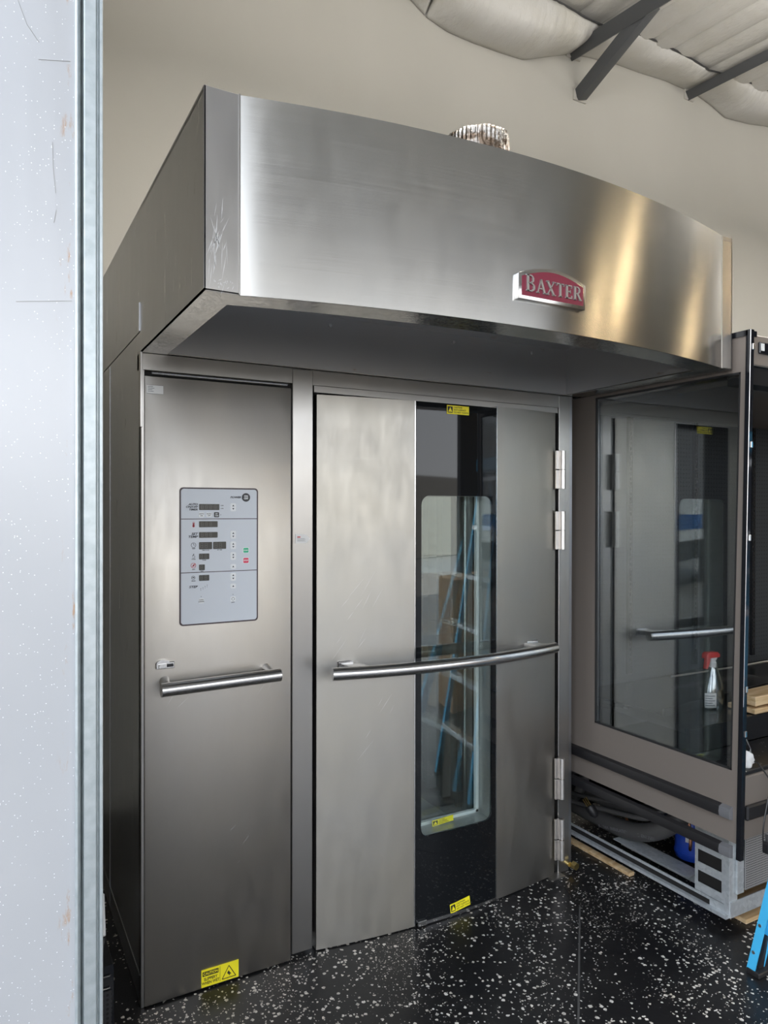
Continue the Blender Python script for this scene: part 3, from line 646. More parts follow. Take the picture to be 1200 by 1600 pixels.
# yellow stickers on the black glass
def sticker(x0, x1, z0, z1, rot=0.0, text=True, yy=None):
    cx, cz = (x0+x1)/2, (z0+z1)/2
    a = math.atan(2*DSAG*(cx-DC)/0.569**2)
    y = (dy(cx)-0.0048) if yy is None else yy
    M = Matrix.Translation((cx, y, cz)) @ Matrix.Rotation(a if yy is None else 0, 4, 'Z') @ Matrix.Rotation(rot, 4, 'Y')
    w, h = x1-x0, z1-z0
    o = MB().box(-w/2, w/2, -0.0006, 0.0012, -h/2, h/2, mtx=M).build('warning_sticker', 'yellow_label', od)
    mb = MB()
    b = MB().box(-w*0.47, -w*0.25, -0.0012, -0.0006, -h*0.36, h*0.36, mtx=M); me = bpy.data.meshes.new('t'); b.bm.to_mesh(me); b.bm.free(); mb.bm.from_mesh(me)
    for k, s in enumerate(('CAUTION', 'HOT SURFACE', 'DO NOT TOUCH')):
        text_bm(mb, s, h*0.26, 0, 0, 0, align='LEFT', sx=1, mtx=M @ Matrix.Translation((-w*0.2, -0.001, h*(0.28-0.28*k))) @ Matrix.Rotation(PI/2, 4, 'X'))
    mb.build('sticker_print', 'black_ink', od)
    mb = MB().prism([(-w*0.45, -h*0.26), (-w*0.27, -h*0.26), (-w*0.36, h*0.28)], -0.0016, -0.0011, 'xz', mtx=M); mb.build('sticker_symbol', 'yellow_label', od)
sticker(1.140, 1.245, 1.972, 2.006); sticker(1.160, 1.255, 0.020, 0.056, rot=-0.13)
sticker(1.115, 1.215, 0.345, 0.368, rot=-0.05, yy=0.0)
# oven chamber behind the window
mb = MB().box(0.66, 1.76, 1.30, 1.31, 0.05, 2.02).box(0.65, 0.66, 0.12, 1.3, 0.05, 2.02).box(1.755, 1.765, 0.12, 1.3, 0.05, 2.02).box(0.65, 1.765, 0.12, 1.3, 0.04, 0.05).box(0.65, 1.765, 0.12, 1.3, 2.0, 2.01)
for k in range(7): mb.box(1.70, 1.755, 0.25+0.14*k, 0.27+0.14*k, 0.06, 1.95)
mb.build('oven_chamber', 'cavity_steel', oven)
mb = MB()
for x in (0.98, 1.52):
    for y in (0.35, 0.80): mb.tube([(x, y, 0.10), (x, y, 1.85)], 0.012, 10)
mb.box(0.96, 1.54, 0.33, 0.82, 1.84, 1.87); mb.box(0.96, 1.54, 0.33, 0.82, 0.08, 0.11)
mb.build('rack_carrier', 'aluminium', oven)
# scuffs on the doors
def scuffs(name, specs, y, parent, material='scuff'):
    mb = MB()
    for (x, z, L, a, w) in specs:
        dx, dz = math.cos(a)*L/2, math.sin(a)*L/2; nx, nz = -math.sin(a)*w/2, math.cos(a)*w/2
        yy = y if y is not None else dy(x)-0.0003
        yb = yy if y is not None else yy
        def Y(px): return y if y is not None else dy(px)-0.0004
        P = [(x-dx, z-dz), (x+nx, z+nz), (x+dx, z+dz), (x-nx, z-nz)]
        b = bmesh.new(); vs = [b.verts.new((p, Y(p), q)) for p, q in P]+[b.verts.new((p, Y(p)+0.002, q)) for p, q in P]
        b.faces.new(vs[:4]); b.faces.new(vs[4:][::-1])
        for i in range(4): b.faces.new((vs[i], vs[(i+1) % 4], vs[4+(i+1) % 4], vs[4+i]))
        mb.add(b)
    mb.build(name, material, parent)
sp = []
for k in range(16):
    bx_, bz_ = random.choice([(0.80, 1.32), (0.76, 1.25), (0.86, 0.86), (0.82, 0.72), (0.74, 1.12)])
    sp.append((bx_+random.uniform(-.05, .05), bz_+random.uniform(-.06, .06), random.uniform(0.03, 0.12), 0.95+random.uniform(-.15, .15), random.uniform(0.0006, 0.0014)))
scuffs('door_scratches', sp, None, od)
sp = [(0.085, 1.27, 0.004, 0.5, 0.002), (0.095, 0.985, 0.06, 1.0, 0.001), (0.13, 0.965, 0.05, 0.7, 0.0008), (0.40, 0.98, 0.05, 0.9, 0.0008), (0.30, 0.52, 0.025, 0.7, 0.0009), (0.345, 0.47, 0.03, 0.8, 0.0009), (0.43, 0.985, 0.04, 1.1, 0.0007), (0.32, 0.40, 0.012, 0.7, 0.001)]
scuffs('panel_scratches', sp, -0.0204, ld)
# brass fitting at the foot of the right post
mb = MB().tube([(1.822, -0.005, 0.034), (1.822, -0.022, 0.034)], 0.010, 12); mb.tube([(1.840, -0.022, 0.030), (1.842, -0.044, 0.028)], 0.017, 6); mb.build('brass_fitting', 'brass', oven)

# ---- hood
AX0, AX1 = 0.084, 1.845
ARC_C, ARC_H = (AX0+AX1)/2, (AX1-AX0)/2
def ay(x):
    t = (x-ARC_C)/ARC_H
    return -0.760+0.012*(x-0.084)/1.76-0.108*(1-t*t)
arc = [(AX0+(AX1-AX0)*i/48) for i in range(49)]
T = 0.004
mb = MB().grid(lambda u, v: (AX0+(AX1-AX0)*u, ay(AX0+(AX1-AX0)*u), H+(HT-H)*v), 96, 12)
mb.prism([(x, ay(x)+0.001) for x in arc]+[(x, ay(x)+T) for x in arc[::-1]], H, HT)
hood = mb.build('hood', 'hood_steel', oven)
hood['label'] = 'curved brushed stainless hood front'
YL, YR = -0.762, -0.742
MB().box(0.0, AX0, YL, YL+T, H, HT, bev=0.0008).box(AX0-0.003, AX0+0.001, YL-0.004, YL+0.004, H, HT).build('hood_corner_strip', 'frame_steel', hood)
MB().box(AX1, 1.908, YR, YR+T, H, HT+0.004, bev=0.0008).box(AX1-0.002, AX1+0.003, YR-0.008, YR+0.01, H, HT).build('hood_corner_strip', 'frame_steel', hood)
box('hood_side', 'side_steel', hood, 0.0, T, YL, 0.0, H, HT)
box('hood_side', 'side_steel', hood, 1.904, 1.908, YR, 0.0, H, HT)
MB().prism([(0.0, 0.0), (0.0, YL)]+[(x, ay(x)+0.002) for x in arc]+[(1.908, YR), (1.908, 0.0)], HT-0.012, HT-0.008).build('hood_top', 'frame_steel', hood)
# underside lip (ring) with the recess inside
lip_in = [(0.082+(1.80-0.082)*i/24) for i in range(25)]
def iy(x):
    t = (x-0.941)/0.859
    return -0.668-0.088*(1-t*t)
mb = MB()
outer = [(AX0+(AX1-AX0)*i/24) for i in range(25)]
for i in range(24):
    mb.prism([(outer[i], ay(outer[i])), (outer[i+1], ay(outer[i+1])), (lip_in[i+1], iy(lip_in[i+1])), (lip_in[i], iy(lip_in[i]))], H-0.0, H+0.004)
mb.prism([(0.0, YL), (AX0, YL), (0.082, iy(0.082)), (0.082, -0.012), (0.0, -0.006)], H, H+0.004)
mb.prism([(AX1, YR), (1.908, YR), (1.908, 0.0), (1.80, -0.012), (1.80, iy(1.80))], H, H+0.004)
mb.prism([(0.0, -0.004), (0.082, -0.014), (1.80, -0.014), (1.908, -0.004)], H+0.001, H+0.004)
mb.build('hood_lip', 'hood_steel', hood)
mb = MB()
mb.prism([(x, iy(x)) for x in lip_in]+[(x, iy(x)+0.003) for x in lip_in[::-1]], H+0.002, H+0.05)
mb.box(0.080, 0.083, -0.67, -0.012, H+0.002, H+0.20); mb.box(1.80, 1.803, -0.67, -0.012, H+0.002, H+0.20)
mb.box(0.08, 1.803, -0.013, -0.010, H+0.002, H+0.20)
mb.prism([(0.08, -0.010)]+[(x, iy(x)) for x in lip_in]+[(1.803, -0.010)], H+0.198, H+0.201)
mb.box(0.08, 1.803, -0.30, -0.297, H+0.165, H+0.2)
mb.build('hood_recess', 'hood_liner', hood)
mb = MB()
for x in (0.66, 1.20, 1.60): MB().tube([(x, -0.012, H+0.165), (x, -0.020, H+0.165)], 0.006, 10).build('recess_screw', 'badge_rim', hood)
# scuffed patch on the left corner strip
sp = [(0.030+random.gauss(0, .012), 2.20+random.gauss(0, .035), random.uniform(0.01, 0.07), 1.45+random.gauss(0, .25), random.uniform(.0008, .0022)) for _ in range(34)]
sp += [(random.uniform(0.006, 0.07), 2.118+random.uniform(-.008, .01), random.uniform(.004, .012), random.uniform(0, 3), .0014) for _ in range(16)]
scuffs('hood_scuff', sp, YL-0.0006, hood)
# nameplate
npx, npz = 0.945, 2.172
nm = empty('tmp_np'); bpy.data.objects.remove(nm)
def plate(inset):
    x0, x1, z0, zs, zt = 0.823+inset, 1.067-inset, 2.170+inset, 2.240-inset*0.8, 2.266-inset
    P = [(x0, z0), (x1, z0), (x1, zs)]
    for k in range(1, 12):
        a = k/12; P.append((x1+(x0-x1)*a, zs+(zt-zs)*math.sin(PI*a)))
    P.append((x0, zs)); return P
npl = MB().prism(plate(0), -0.8745, -0.857, 'xz', bev=0.002).build('nameplate', 'badge_rim', hood)
npl['label'] = 'raised chrome nameplate with a dark red face reading BAXTER'
MB().prism(plate(0.010), -0.8755, -0.874, 'xz').build('nameplate_face', 'badge_red', hood)
# serif capitals drawn as strokes: unit cell 1 high
def stroke(mb, a, b, w, X, Z, s, wx=1.0):
    ax, az = X+a[0]*s*wx, Z+a[1]*s; bx, bz = X+b[0]*s*wx, Z+b[1]*s
    d = Vector((bx-ax, bz-az)).normalized()*w*s/2; n = (-d.y, d.x)
    mb.prism([(ax+n[0], az+n[1]), (bx+n[0], bz+n[1]), (bx-n[0], bz-n[1]), (ax-n[0], az-n[1])], -0.8790, -0.875, 'xz')
GL = {
 'B': (0.62, [((.13, 0), (.13, 1), .17), ((0, .97), (.36, .97), .07), ((0, .03), (.38, .03), .07), ((.13, .52), (.36, .52), .07), ((.36, .97), (.50, .86), .10), ((.50, .86), (.50, .64), .14), ((.50, .64), (.36, .52), .10), ((.36, .52), (.56, .40), .10), ((.56, .40), (.56, .15), .15), ((.56, .15), (.38, .03), .10)]),
 'A': (0.78, [((.08, 0), (.38, 1), .08), ((.36, 1), (.70, 0), .17), ((.20, .33), (.56, .33), .07), ((-.04, .03), (.22, .03), .07), ((.54, .03), (.84, .03), .07)]),
 'X': (0.76, [((.08, 1), (.66, 0), .17), ((.08, 0), (.66, 1), .08), ((-.04, .97), (.24, .97), .07), ((.52, .97), (.80, .97), .07), ((-.04, .03), (.22, .03), .07), ((.50, .03), (.82, .03), .07)]),
 'T': (0.66, [((.33, 0), (.33, 1), .17), ((0, .96), (.66, .96), .08), ((.02, .80), (.02, 1), .06), ((.64, .80), (.64, 1), .06), ((.18, .03), (.48, .03), .07)]),
 'E': (0.60, [((.13, 0), (.13, 1), .17), ((0, .96), (.56, .96), .08), ((0, .04), (.58, .04), .08), ((.13, .52), (.44, .52), .08), ((.55, .78), (.55, 1), .06), ((.57, 0), (.57, .24), .06), ((.44, .40), (.44, .64), .05)]),
 'R': (0.70, [((.13, 0), (.13, 1), .17), ((0, .97), (.36, .97), .07), ((0, .03), (.26, .03), .07), ((.13, .48), (.36, .48), .07), ((.36, .97), (.52, .84), .10), ((.52, .84), (.52, .62), .14), ((.52, .62), (.36, .48), .10), ((.34, .48), (.62, .02), .16), ((.50, .03), (.74, .03), .07)]),
}
mb = MB(); X = 0.846; sc_ = 0.038
for i, ch in enumerate('BAXTER'):
    w, ss = GL[ch]; k = 1.18 if i == 0 else 1.0
    for a, b, t_ in ss: stroke(mb, a, b, t_, X, 2.1925, sc_*k, 1.08)
    X += (w+0.20 if ch != 'A' else w+0.14)*sc_*k*1.08*0.93
mb.build('nameplate_letters', 'badge_letter', hood)
at_base(oven)
# duct on top of the hood
m = mat('foil', (0.62, 0.60, 0.57), 0.25, 1.0)
bump(m, noise(m, coords(m), 90, 4, 0.7), 0.8, 0.004)
lk(m, ramp(m, noise(m, coords(m), 30, 3), [(0.45, (0.16, 0.12, 0.09)), (0.66, (0.52, 0.50, 0.47))]), pb(m).inputs['Base Color'])
b = bmesh.new(); seg = 220; rings = []
for j in range(30):
    z = HT-0.008+0.205*j/29
    ring_ = []
    for k in range(seg):
        a = 2*PI*k/seg
        r = 0.097+0.0012*math.sin(j*2.6+0.6*math.sin(a*5))+(0.0016*math.sin(a*44) if j > 22 else 0.0008*math.sin(a*31+j))+0.002*math.sin(a*3+j*.2)*(j/29)**2
        zz = z-(0.02*max(0, math.sin(a-5.2)))*(j/29)**3+0.0015*math.sin(9*a)*(j/29)**4
        ring_.append(b.verts.new((0.925+r*math.cos(a), -0.55+r*math.sin(a), zz)))
    rings.append(ring_)
for j in range(29):
    for k in range(seg): b.faces.new((rings[j][k], rings[j][(k+1) % seg], rings[j+1][(k+1) % seg], rings[j+1][k]))
mb = MB(); mb.add(b)
o = mb.build('foil_duct', 'foil', angle=60); so_ = o.modifiers.new('thick', 'SOLIDIFY'); so_.thickness = 0.002
tag(o, 'crinkled foil duct standing on top of the oven hood', 'duct')

# ================================================================== DISPLAY CASE
CX = 1.922
case = empty('refrigerated_display_case', (3.1, -0.2, 0.04)); tag(case, 'open taupe and black refrigerated display case with a glass end panel beside the oven', 'display case')
def yfront(z): return -0.762-0.033*(z-0.35)/1.87
# end panel as one plate with an opening for the pane
gz0, gz1 = 0.660, 2.09
gy1 = -0.070
def gyf(z): return -0.737-0.030*(z-0.661)/1.41
mb = MB()
def quad(y0a, y1a, z0, y0b, y1b, z1, x0=CX, x1=CX+0.018):
    mb.prism([(y0a, z0), (y1a, z0), (y1b, z1), (y0b, z1)], x0, x1, 'yz')
quad(yfront(0.40), 0.40, 0.40, yfront(gz0), 0.40, gz0)
quad(yfront(gz1), 0.40, gz1, yfront(2.215), 0.40, 2.215)
quad(gy1, 0.40, gz0, gy1, 0.40, gz1)
quad(yfront(gz0), gyf(gz0), gz0, yfront(gz1), gyf(gz1), gz1)
ep = mb.build('end_panel', 'taupe_paint', case)
mb = MB(); t = 0.006
quad(gyf(gz0), gy1, gz0-0.001, gyf(gz0), gy1, gz0+t, CX-0.001, CX+0.01); quad(gyf(gz1), gy1, gz1-t, gyf(gz1), gy1, gz1+0.001, CX-0.001, CX+0.01)
quad(gy1-t, gy1, gz0, gy1-t, gy1, gz1, CX-0.001, CX+0.01); quad(gyf(gz0), gyf(gz0)+t, gz0, gyf(gz1), gyf(gz1)+t, gz1, CX-0.001, CX+0.01)
mb.build('pane_gasket', 'gasket', ep)
mb = MB(); quad(gyf(gz0), gy1, gz0, gyf(gz1), gy1, gz1, CX+0.004, CX+0.010); mb.build('glass_pane', 'case_glass', ep)
# black edge profile with bright corner bead
mb = MB()
quad(yfront(0.345)-0.012, yfront(0.345)+0.005, 0.345, yfront(2.23)-0.012, yfront(2.23)+0.005, 2.235, CX-0.004, CX+0.017)
quad(yfront(2.215), 0.40, 2.215, yfront(2.235)-0.0, 0.40, 2.235, CX-0.004, CX+0.05)
mb.build('edge_profile', 'black_gloss', ep)
mb = MB(); mb.tube([(CX-0.004, yfront(0.9)-0.013, 0.9), (CX-0.004, yfront(2.23)-0.013, 2.234)], 0.0013, 6); mb.build('corner_bead', 'badge_rim', ep)
for z in (2.175, 1.83, 1.50, 0.96, 0.80): box('edge_clip', 'badge_rim', ep, CX+0.006, CX+0.017, yfront(z)-0.016, yfront(z)-0.010, z-0.011, z+0.011, bev=0.0015)
# bumper rails
def bumper(z0, z1, lab):
    P = [(CX, z0), (CX-0.018, z0+0.006), (CX-0.022, (z0+z1)/2), (CX-0.018, z1-0.006), (CX, z1)]
    o = MB().prism([(a, b) for a, b in P], -0.700, 0.38, 'xz').build('bumper_rail', 'black_rubber', case); o['label'] = lab
    MB().prism([(a-0.001 if a < CX else a, b) for a, b in P], -0.742, -0.700, 'xz').build('bumper_end_cap', 'grey_plastic', o)
bumper(0.480, 0.528, 'upper black bumper rail'); bumper(0.342, 0.388, 'lower black bumper rail')
# carcass
L1 = 4.3
def plate_box(*a): return MB().box(*a)
box('back_wall', 'perforated_black', case, CX+0.05, L1, 0.16, 0.20, 0.5, 2.12)
mb = MB()
for x in (2.38, 2.87, 3.36, 3.85):
    box('shelf_standard', 'black_plastic', case, x-0.014, x+0.014, 0.145, 0.16, 0.78, 2.08)
mb = MB()
for x in (2.38, 2.87, 3.36, 3.85):
    for k in range(50): mb.box(x-0.003, x+0.003, 0.1435, 0.1452, 0.82+0.025*k, 0.835+0.025*k)
mb.build('standard_slots', 'dark_gap', case)
mb = MB().box(CX+0.05, L1, -0.76, 0.40, 2.19, 2.235).box(CX+0.05, L1, -0.70, 0.16, 2.06, 2.08)
mb.box(CX+0.018, L1, -0.79, -0.775, 2.115, 2.225, bev=0.004); mb.build('canopy', 'taupe_paint', case)
box('air_duct_grille', 'black_plastic', case, CX+0.02, L1, -0.774, -0.70, 2.05, 2.13)
ctl = box('controller_strip', 'black_gloss', case, 1.985, 2.35, -0.799, -0.789, 2.158, 2.200, bev=0.003)
box('controller_badge', 'white_plastic', ctl, 1.990, 2.008, -0.8005, -0.798, 2.168, 2.194)
mb = MB(); text_bm(mb, 'BLUE AIR', 0.016, 2.055, 2.180, -0.800, sx=0.8); mb.build('controller_print', 'grey_plastic', ctl)
# deck
mb = MB().box(CX+0.05, L1, -0.50, 0.16, 0.72, 0.74, bev=0.003).box(CX+0.05, L1, -0.52, -0.50, 0.64, 0.742, bev=0.003)
mb.build('deck', 'black_plastic', case)
m = mat('speckled_black', (0.02, 0.02, 0.022), 0.3)
vv = nd(m, 'ShaderNodeTexVoronoi'); vv.inputs['Scale'].default_value = 90; lk(m, coords(m), vv.inputs['Vector'])
s_ = nd(m, 'ShaderNodeSeparateColor'); lk(m, vv.outputs['Color'], s_.inputs[0])
lk(m, mix(m, math_(m, 'MULTIPLY', math_(m, 'LESS_THAN', vv.outputs['Distance'], 0.25), math_(m, 'GREATER_THAN', s_.outputs[0], 0.8)), (0.018, 0.018, 0.02), (0.4, 0.4, 0.38)), pb(m).inputs['Base Color'])
box('front_ledge', 'speckled_black', case, CX+0.05, L1, -0.735, -0.52, 0.615, 0.640, bev=0.004)
mb = MB().box(CX+0.05, L1, -0.745, -0.715, 0.50, 0.625, bev=0.004).box(CX+0.05, L1, -0.742, -0.715, 0.395, 0.470)
mb.build('front_panel', 'taupe_paint', case)
box('front_bumper', 'black_rubber', case, CX+0.06, L1, -0.760, -0.742, 0.468, 0.522, bev=0.006)
# a loose shelf plate lying askew on the deck
M = Matrix.Translation((2.42, -0.12, 0.752)) @ Matrix.Rotation(0.10, 4, 'Z')
sh = MB().box(-0.44, 0.55, -0.20, 0.20, 0, 0.010, bev=0.002, mtx=M).box(-0.44, 0.55, -0.212, -0.20, -0.004, 0.030, bev=0.002, mtx=M).build('loose_shelf', 'black_plastic')
tag(sh, 'loose black metal shelf lying on the deck of the display case', 'shelf')
tb = MB().tube([(2.48, -0.02, 0.79), (2.9, -0.03, 0.79), (4.2, -0.05, 0.80)], 0.005, 8).build('wire_rail', 'aluminium')
tag(tb, 'thin metal rail lying along the display case deck behind the spray bottle', 'rail')
# galvanised base frame
BX = 2.04
bf = MB().box(BX, BX+0.004, -0.645, 0.40, 0.045, 0.088).box(BX, BX+0.06, -0.645, 0.40, 0.045, 0.049).box(BX-0.02, BX+0.002, -0.645, 0.40, 0.045, 0.058)
bf.box(BX+0.001, BX+0.05, -0.6440, -0.6405, 0.062, 0.50).box(BX-0.0015, BX+0.0025, -0.6455, -0.622, 0.046, 0.50, bev=0.0008)
bf.box(BX+0.05, BX+0.14, -0.42, -0.02, 0.085, 0.089).box(BX+0.10, BX+0.104, -0.42, -0.02, 0.05, 0.085)
bf.box(BX+0.004, L1, -0.6435, -0.60, 0.0455, 0.060).box(BX+0.002, L1, -0.6490, -0.6450, 0.045, 0.105)
bf.build('base_frame', 'galvanised', case)
# slotted side plate
mb = MB()
ys_ = [-0.614, -0.598, -0.47, -0.44]
zs_ = [0.136, 0.165, 0.215, 0.285, 0.335, 0.400, 0.50]
for z0, z1 in ((0.090, 0.125), (0.172, 0.205), (0.255, 0.50)): mb.box(BX+0.0005, BX+0.003, -0.621, -0.493, z0, z1)
for z0, z1 in ((0.125, 0.172), (0.205, 0.255)): mb.box(BX+0.0005, BX+0.003, -0.621, -0.612, z0, z1).box(BX+0.0005, BX+0.003, -0.506, -0.493, z0, z1)
mb.build('slotted_plate', 'galvanised', case)
box('slot_backing', 'dark_gap', case, BX+0.010, BX+0.013, -0.61, -0.50, 0.10, 0.49)
box('black_slot', 'dark_gap', case, BX-0.001, BX+0.001, -0.560, 0.38, 0.054, 0.077)
mb = MB().box(2.075, 2.115, -0.655, -0.645, 0.13, 0.50, bev=0.001).box(2.05, 2.08, -0.640, -0.63, 0.10, 0.50)
mb.build('front_upright', 'galvanised', case)
box('condenser_grille', 'grille_grey', case, 2.118, 3.3, -0.66, -0.655, 0.14, 0.47)
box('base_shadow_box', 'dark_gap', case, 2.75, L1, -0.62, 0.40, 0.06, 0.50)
MB().box(2.42, 2.70, -0.42, 0.37, 0.06, 0.42, bev=0.02, seg=2).build('compressor_housing', 'black_plastic', case)
box('rear_panel', 'black_plastic', case, CX+0.05, L1, 0.385, 0.40, 0.05, 2.19)
box('underside', 'black_plastic', case, CX+0.04, L1, -0.72, 0.40, 0.50, 0.52)
at_base(case)
# wooden skids under the base
tag(box('wooden_skid', 'wood_raw', None, 2.018, 2.050, -0.18, 0.42, 0.0, 0.016, bev=0.002), 'pale wooden skid under the display case base beside the oven foot', 'wood block')
tag(box('wooden_skid', 'wood_raw', None, 2.13, 2.9, -0.655, -0.50, 0.0, 0.018, bev=0.003), 'pale wooden skid under the display case front near the ladder', 'wood block')
# boards inside the case
def board(x, y, z, L, w, h, rz, ry, label, material='wood_raw'):
    o = MB().box(0, L, -w/2, w/2, 0, h, bev=0.003).build('wooden_board', material)
    o.location = (x, y, z); o.rotation_euler = (0, ry, rz)
    tag(o, label, 'board', 'bare wooden boards lying in the display case'); return o
board(2.385, -0.47, 0.775, 1.3, 0.10, 0.040, 0.02, -0.012, 'bare wooden board lying in the display case, upper of two')
board(2.375, -0.46, 0.745, 1.3, 0.13, 0.022, -0.01, 0, 'bare wooden board lying in the display case under the upper board')
tag(box('white_card', 'white_paper', None, 3.13, 3.20, -0.12, -0.10, 0.74, 0.99), 'white card standing in the display case at the edge of view', 'card')
mb = MB()
b = bmesh.new(); bmesh.ops.create_icosphere(b, subdivisions=3, radius=0.034)
for vtx in b.verts:
    q = vtx.co*60; vtx.co *= 0.85+0.25*math.sin(q.x*1.3+q.y)*math.cos(q.z*1.7+q.x*.7)
mb.add(b, Matrix.Translation((2.055, -0.70, 0.668))); tag(mb.build('crumpled_paper', 'white_paper'), 'crumpled white paper on the front ledge of the display case', 'paper')
cdp = []
for k in range(25):
    t = k/24; cdp.append((2.075+0.02*math.sin(t*5), -0.735-0.035*min(1, t*4), 0.66-0.28*t+0.02*math.sin(t*3)))
pc = MB().tube([(2.07, -0.60, 0.65), (2.075, -0.68, 0.665)]+[Vector(p) for p in cdp], 0.0028, 6)
pc = pc.build('hanging_cord', 'cord_rubber'); tag(pc, 'thin black cord with a small connector hanging over the display case front', 'cord')
MB().box(2.050, 2.085, -0.795, -0.768, 0.345, 0.385, bev=0.004).tube([(2.067, -0.78, 0.385), (2.070, -0.775, 0.41)], 0.006, 8).box(2.072, 2.092, -0.79, -0.772, 0.372, 0.40, bev=0.003).build('connector', 'black_rubber', pc)
o = MB()
for k in range(2):
    pts = [(2.04+0.018*k, -0.69, 0.69), (2.035+0.02*k, -0.70, 0.725), (2.06, -0.70, 0.735+0.005*k), (2.085, -0.70, 0.70), (2.09-0.02*k, -0.70, 0.672), (2.06+0.02*k, -0.71, 0.655)]
    o.tube(pts, 0.0013, 5)
tag(o.build('loose_wire', 'aluminium'), 'thin loose wire curled above the crumpled paper', 'wire')
for i, (x, y, s) in enumerate(((2.03, -0.13, 0.013), (2.10, -0.16, 0.016))):
    b = bmesh.new(); bmesh.ops.create_icosphere(b, subdivisions=2, radius=s)
    for vtx in b.verts: vtx.co.x *= 1.0+0.2*math.sin(vtx.co.y*200); vtx.co.z *= 0.6
    mb = MB(); mb.add(b, Matrix.Translation((x, y-0.02, 0.742+s*0.5)))
    tag(mb.build('paper_scrap', 'white_paper'), ('smaller' if i == 0 else 'larger')+' white paper scrap on the deck behind the case glass', 'scrap', 'white scraps on the case deck')
# spray bottle
sb = empty('spray_bottle', (2.32, -0.36, 0.742)); tag(sb, 'clear spray bottle with a red and white trigger inside the display case', 'spray bottle')
bx, by, bz = 2.32, -0.36, 0.742
MB().lathe([(0.036, 0), (0.039, 0.005), (0.039, 0.07), (0.036, 0.09), (0.024, 0.135), (0.016, 0.165), (0.013, 0.18), (0.013, 0.19)], 28, (bx+0.012, by, bz), 1.5, 0.85).build('bottle_body', 'bottle_plastic', sb)
MB().lathe([(0.017, 0.178), (0.0175, 0.182), (0.0175, 0.198), (0.014, 0.202), (0.012, 0.212)], 24, (bx, by, bz)).prism([(bx-0.020, bz+0.205), (bx+0.012, bz+0.205), (bx+0.026, bz+0.226), (bx-0.020, bz+0.226)], by-0.012, by+0.012, 'xz', bev=0.002).build('collar', 'white_plastic', sb)
MB().prism([(bx-0.050, bz+0.218), (bx-0.050, bz+0.236), (bx-0.038, bz+0.244), (bx+0.020, bz+0.242), (bx+0.036, bz+0.230), (bx+0.034, bz+0.218)], by-0.014, by+0.014, 'xz', bev=0.002).prism([(bx-0.040, bz+0.222), (bx-0.020, bz+0.222), (bx-0.024, bz+0.196), (bx-0.038, bz+0.172), (bx-0.048, bz+0.174), (bx-0.042, bz+0.200)], by-0.008, by+0.008, 'xz', bev=0.001).build('trigger', 'red_plastic', sb)
MB().tube([(bx, by, bz+0.18), (bx-0.004, by, bz+0.01)], 0.0022, 6).build('dip_tube', 'white_plastic', sb)
mb = MB(); mb.grid(lambda u, v: (bx+0.0572*math.cos(PI*(1.06+0.36*u)), by+0.0336*math.sin(PI*(1.06+0.36*u)), bz+0.010+0.062*v), 12, 1)
lo = mb.build('label', MATS['white_paper'], sb); sm = lo.modifiers.new('t', 'SOLIDIFY'); sm.thickness = 0.0006
mb = MB()
for k in range(5): mb.grid(lambda u, v, k=k: (bx+0.0580*math.cos(PI*(1.09+(0.22 if k % 2 else 0.29)*u)), by+0.0342*math.sin(PI*(1.09+(0.22 if k % 2 else 0.29)*u)), bz+0.018+0.010*k+0.004*v), 12, 1)
mb.build('label_print', 'paper_print', sb)
at_base(sb)

# ---- hoses, cords and tank under the case
def hose(pts, r, name, label, material='hose_rubber', group='black hoses bundled under the display case'):
    P = [Vector(p) for p in pts]; out = []
    n = len(P)
    for i in range(n-1):
        p0, p1, p2, p3 = P[max(i-1, 0)], P[i], P[i+1], P[min(i+2, n-1)]
        for k in range(8):
            t = k/8
            out.append(0.5*((2*p1)+(-p0+p2)*t+(2*p0-5*p1+4*p2-p3)*t*t+(-p0+3*p1-3*p2+p3)*t**3))
    out.append(P[-1])
    o = MB().tube(out, r, 14).build(name, material); tag(o, label, 'hose' if 'hose' in name else ('cable' if 'cable' in name else 'pipe'), group); return o
hA = hose([(2.19, 0.37, 0.10), (2.16, 0.15, 0.115), (2.135, -0.02, 0.13), (2.13, -0.15, 0.16), (2.14, -0.255, 0.215), (2.185, -0.31, 0.28), (2.26, -0.28, 0.33), (2.34, -0.05, 0.34)], 0.040, 'insulated_hose', 'thickest printed black hose curving round beside the blue tank')
mb = MB()
text_bm(mb, 'R-134A  INSULATION HOSE  EN13501', 0.020, 0, 0, 0, mtx=Matrix.Translation((2.0915, -0.09, 0.145)) @ Matrix.Rotation(-PI/2, 4, 'Z') @ Matrix.Rotation(PI/2, 4, 'X') @ Matrix.Rotation(0.2, 4, 'Z'))
mb.build('hose_print', 'grey_plastic', hA)
hose([(2.21, 0.37, 0.185), (2.18, 0.10, 0.20), (2.165, -0.08, 0.225), (2.18, -0.20, 0.27), (2.24, -0.22, 0.33), (2.31, -0.10, 0.37)], 0.032, 'insulated_hose', 'middle black hose lying on top of the printed hose')
hose([(2.16, 0.36, 0.10), (2.15, 0.26, 0.20), (2.15, 0.21, 0.32), (2.17, 0.19, 0.42), (2.20, 0.17, 0.49)], 0.026, 'insulated_hose', 'black hose rising beside the oven post, thinner of the two')
hose([(2.20, 0.52, 0.10), (2.19, 0.36, 0.22), (2.20, 0.30, 0.36), (2.22, 0.27, 0.49)], 0.034, 'insulated_hose', 'thick black hose rising behind the oven post')
hose([(2.13, 0.37, 0.185), (2.12, 0.20, 0.20), (2.11, 0.06, 0.235), (2.105, -0.10, 0.268), (2.11, -0.24, 0.285), (2.16, -0.30, 0.33)], 0.010, 'power_cable', 'glossy black power cord running over the hoses')
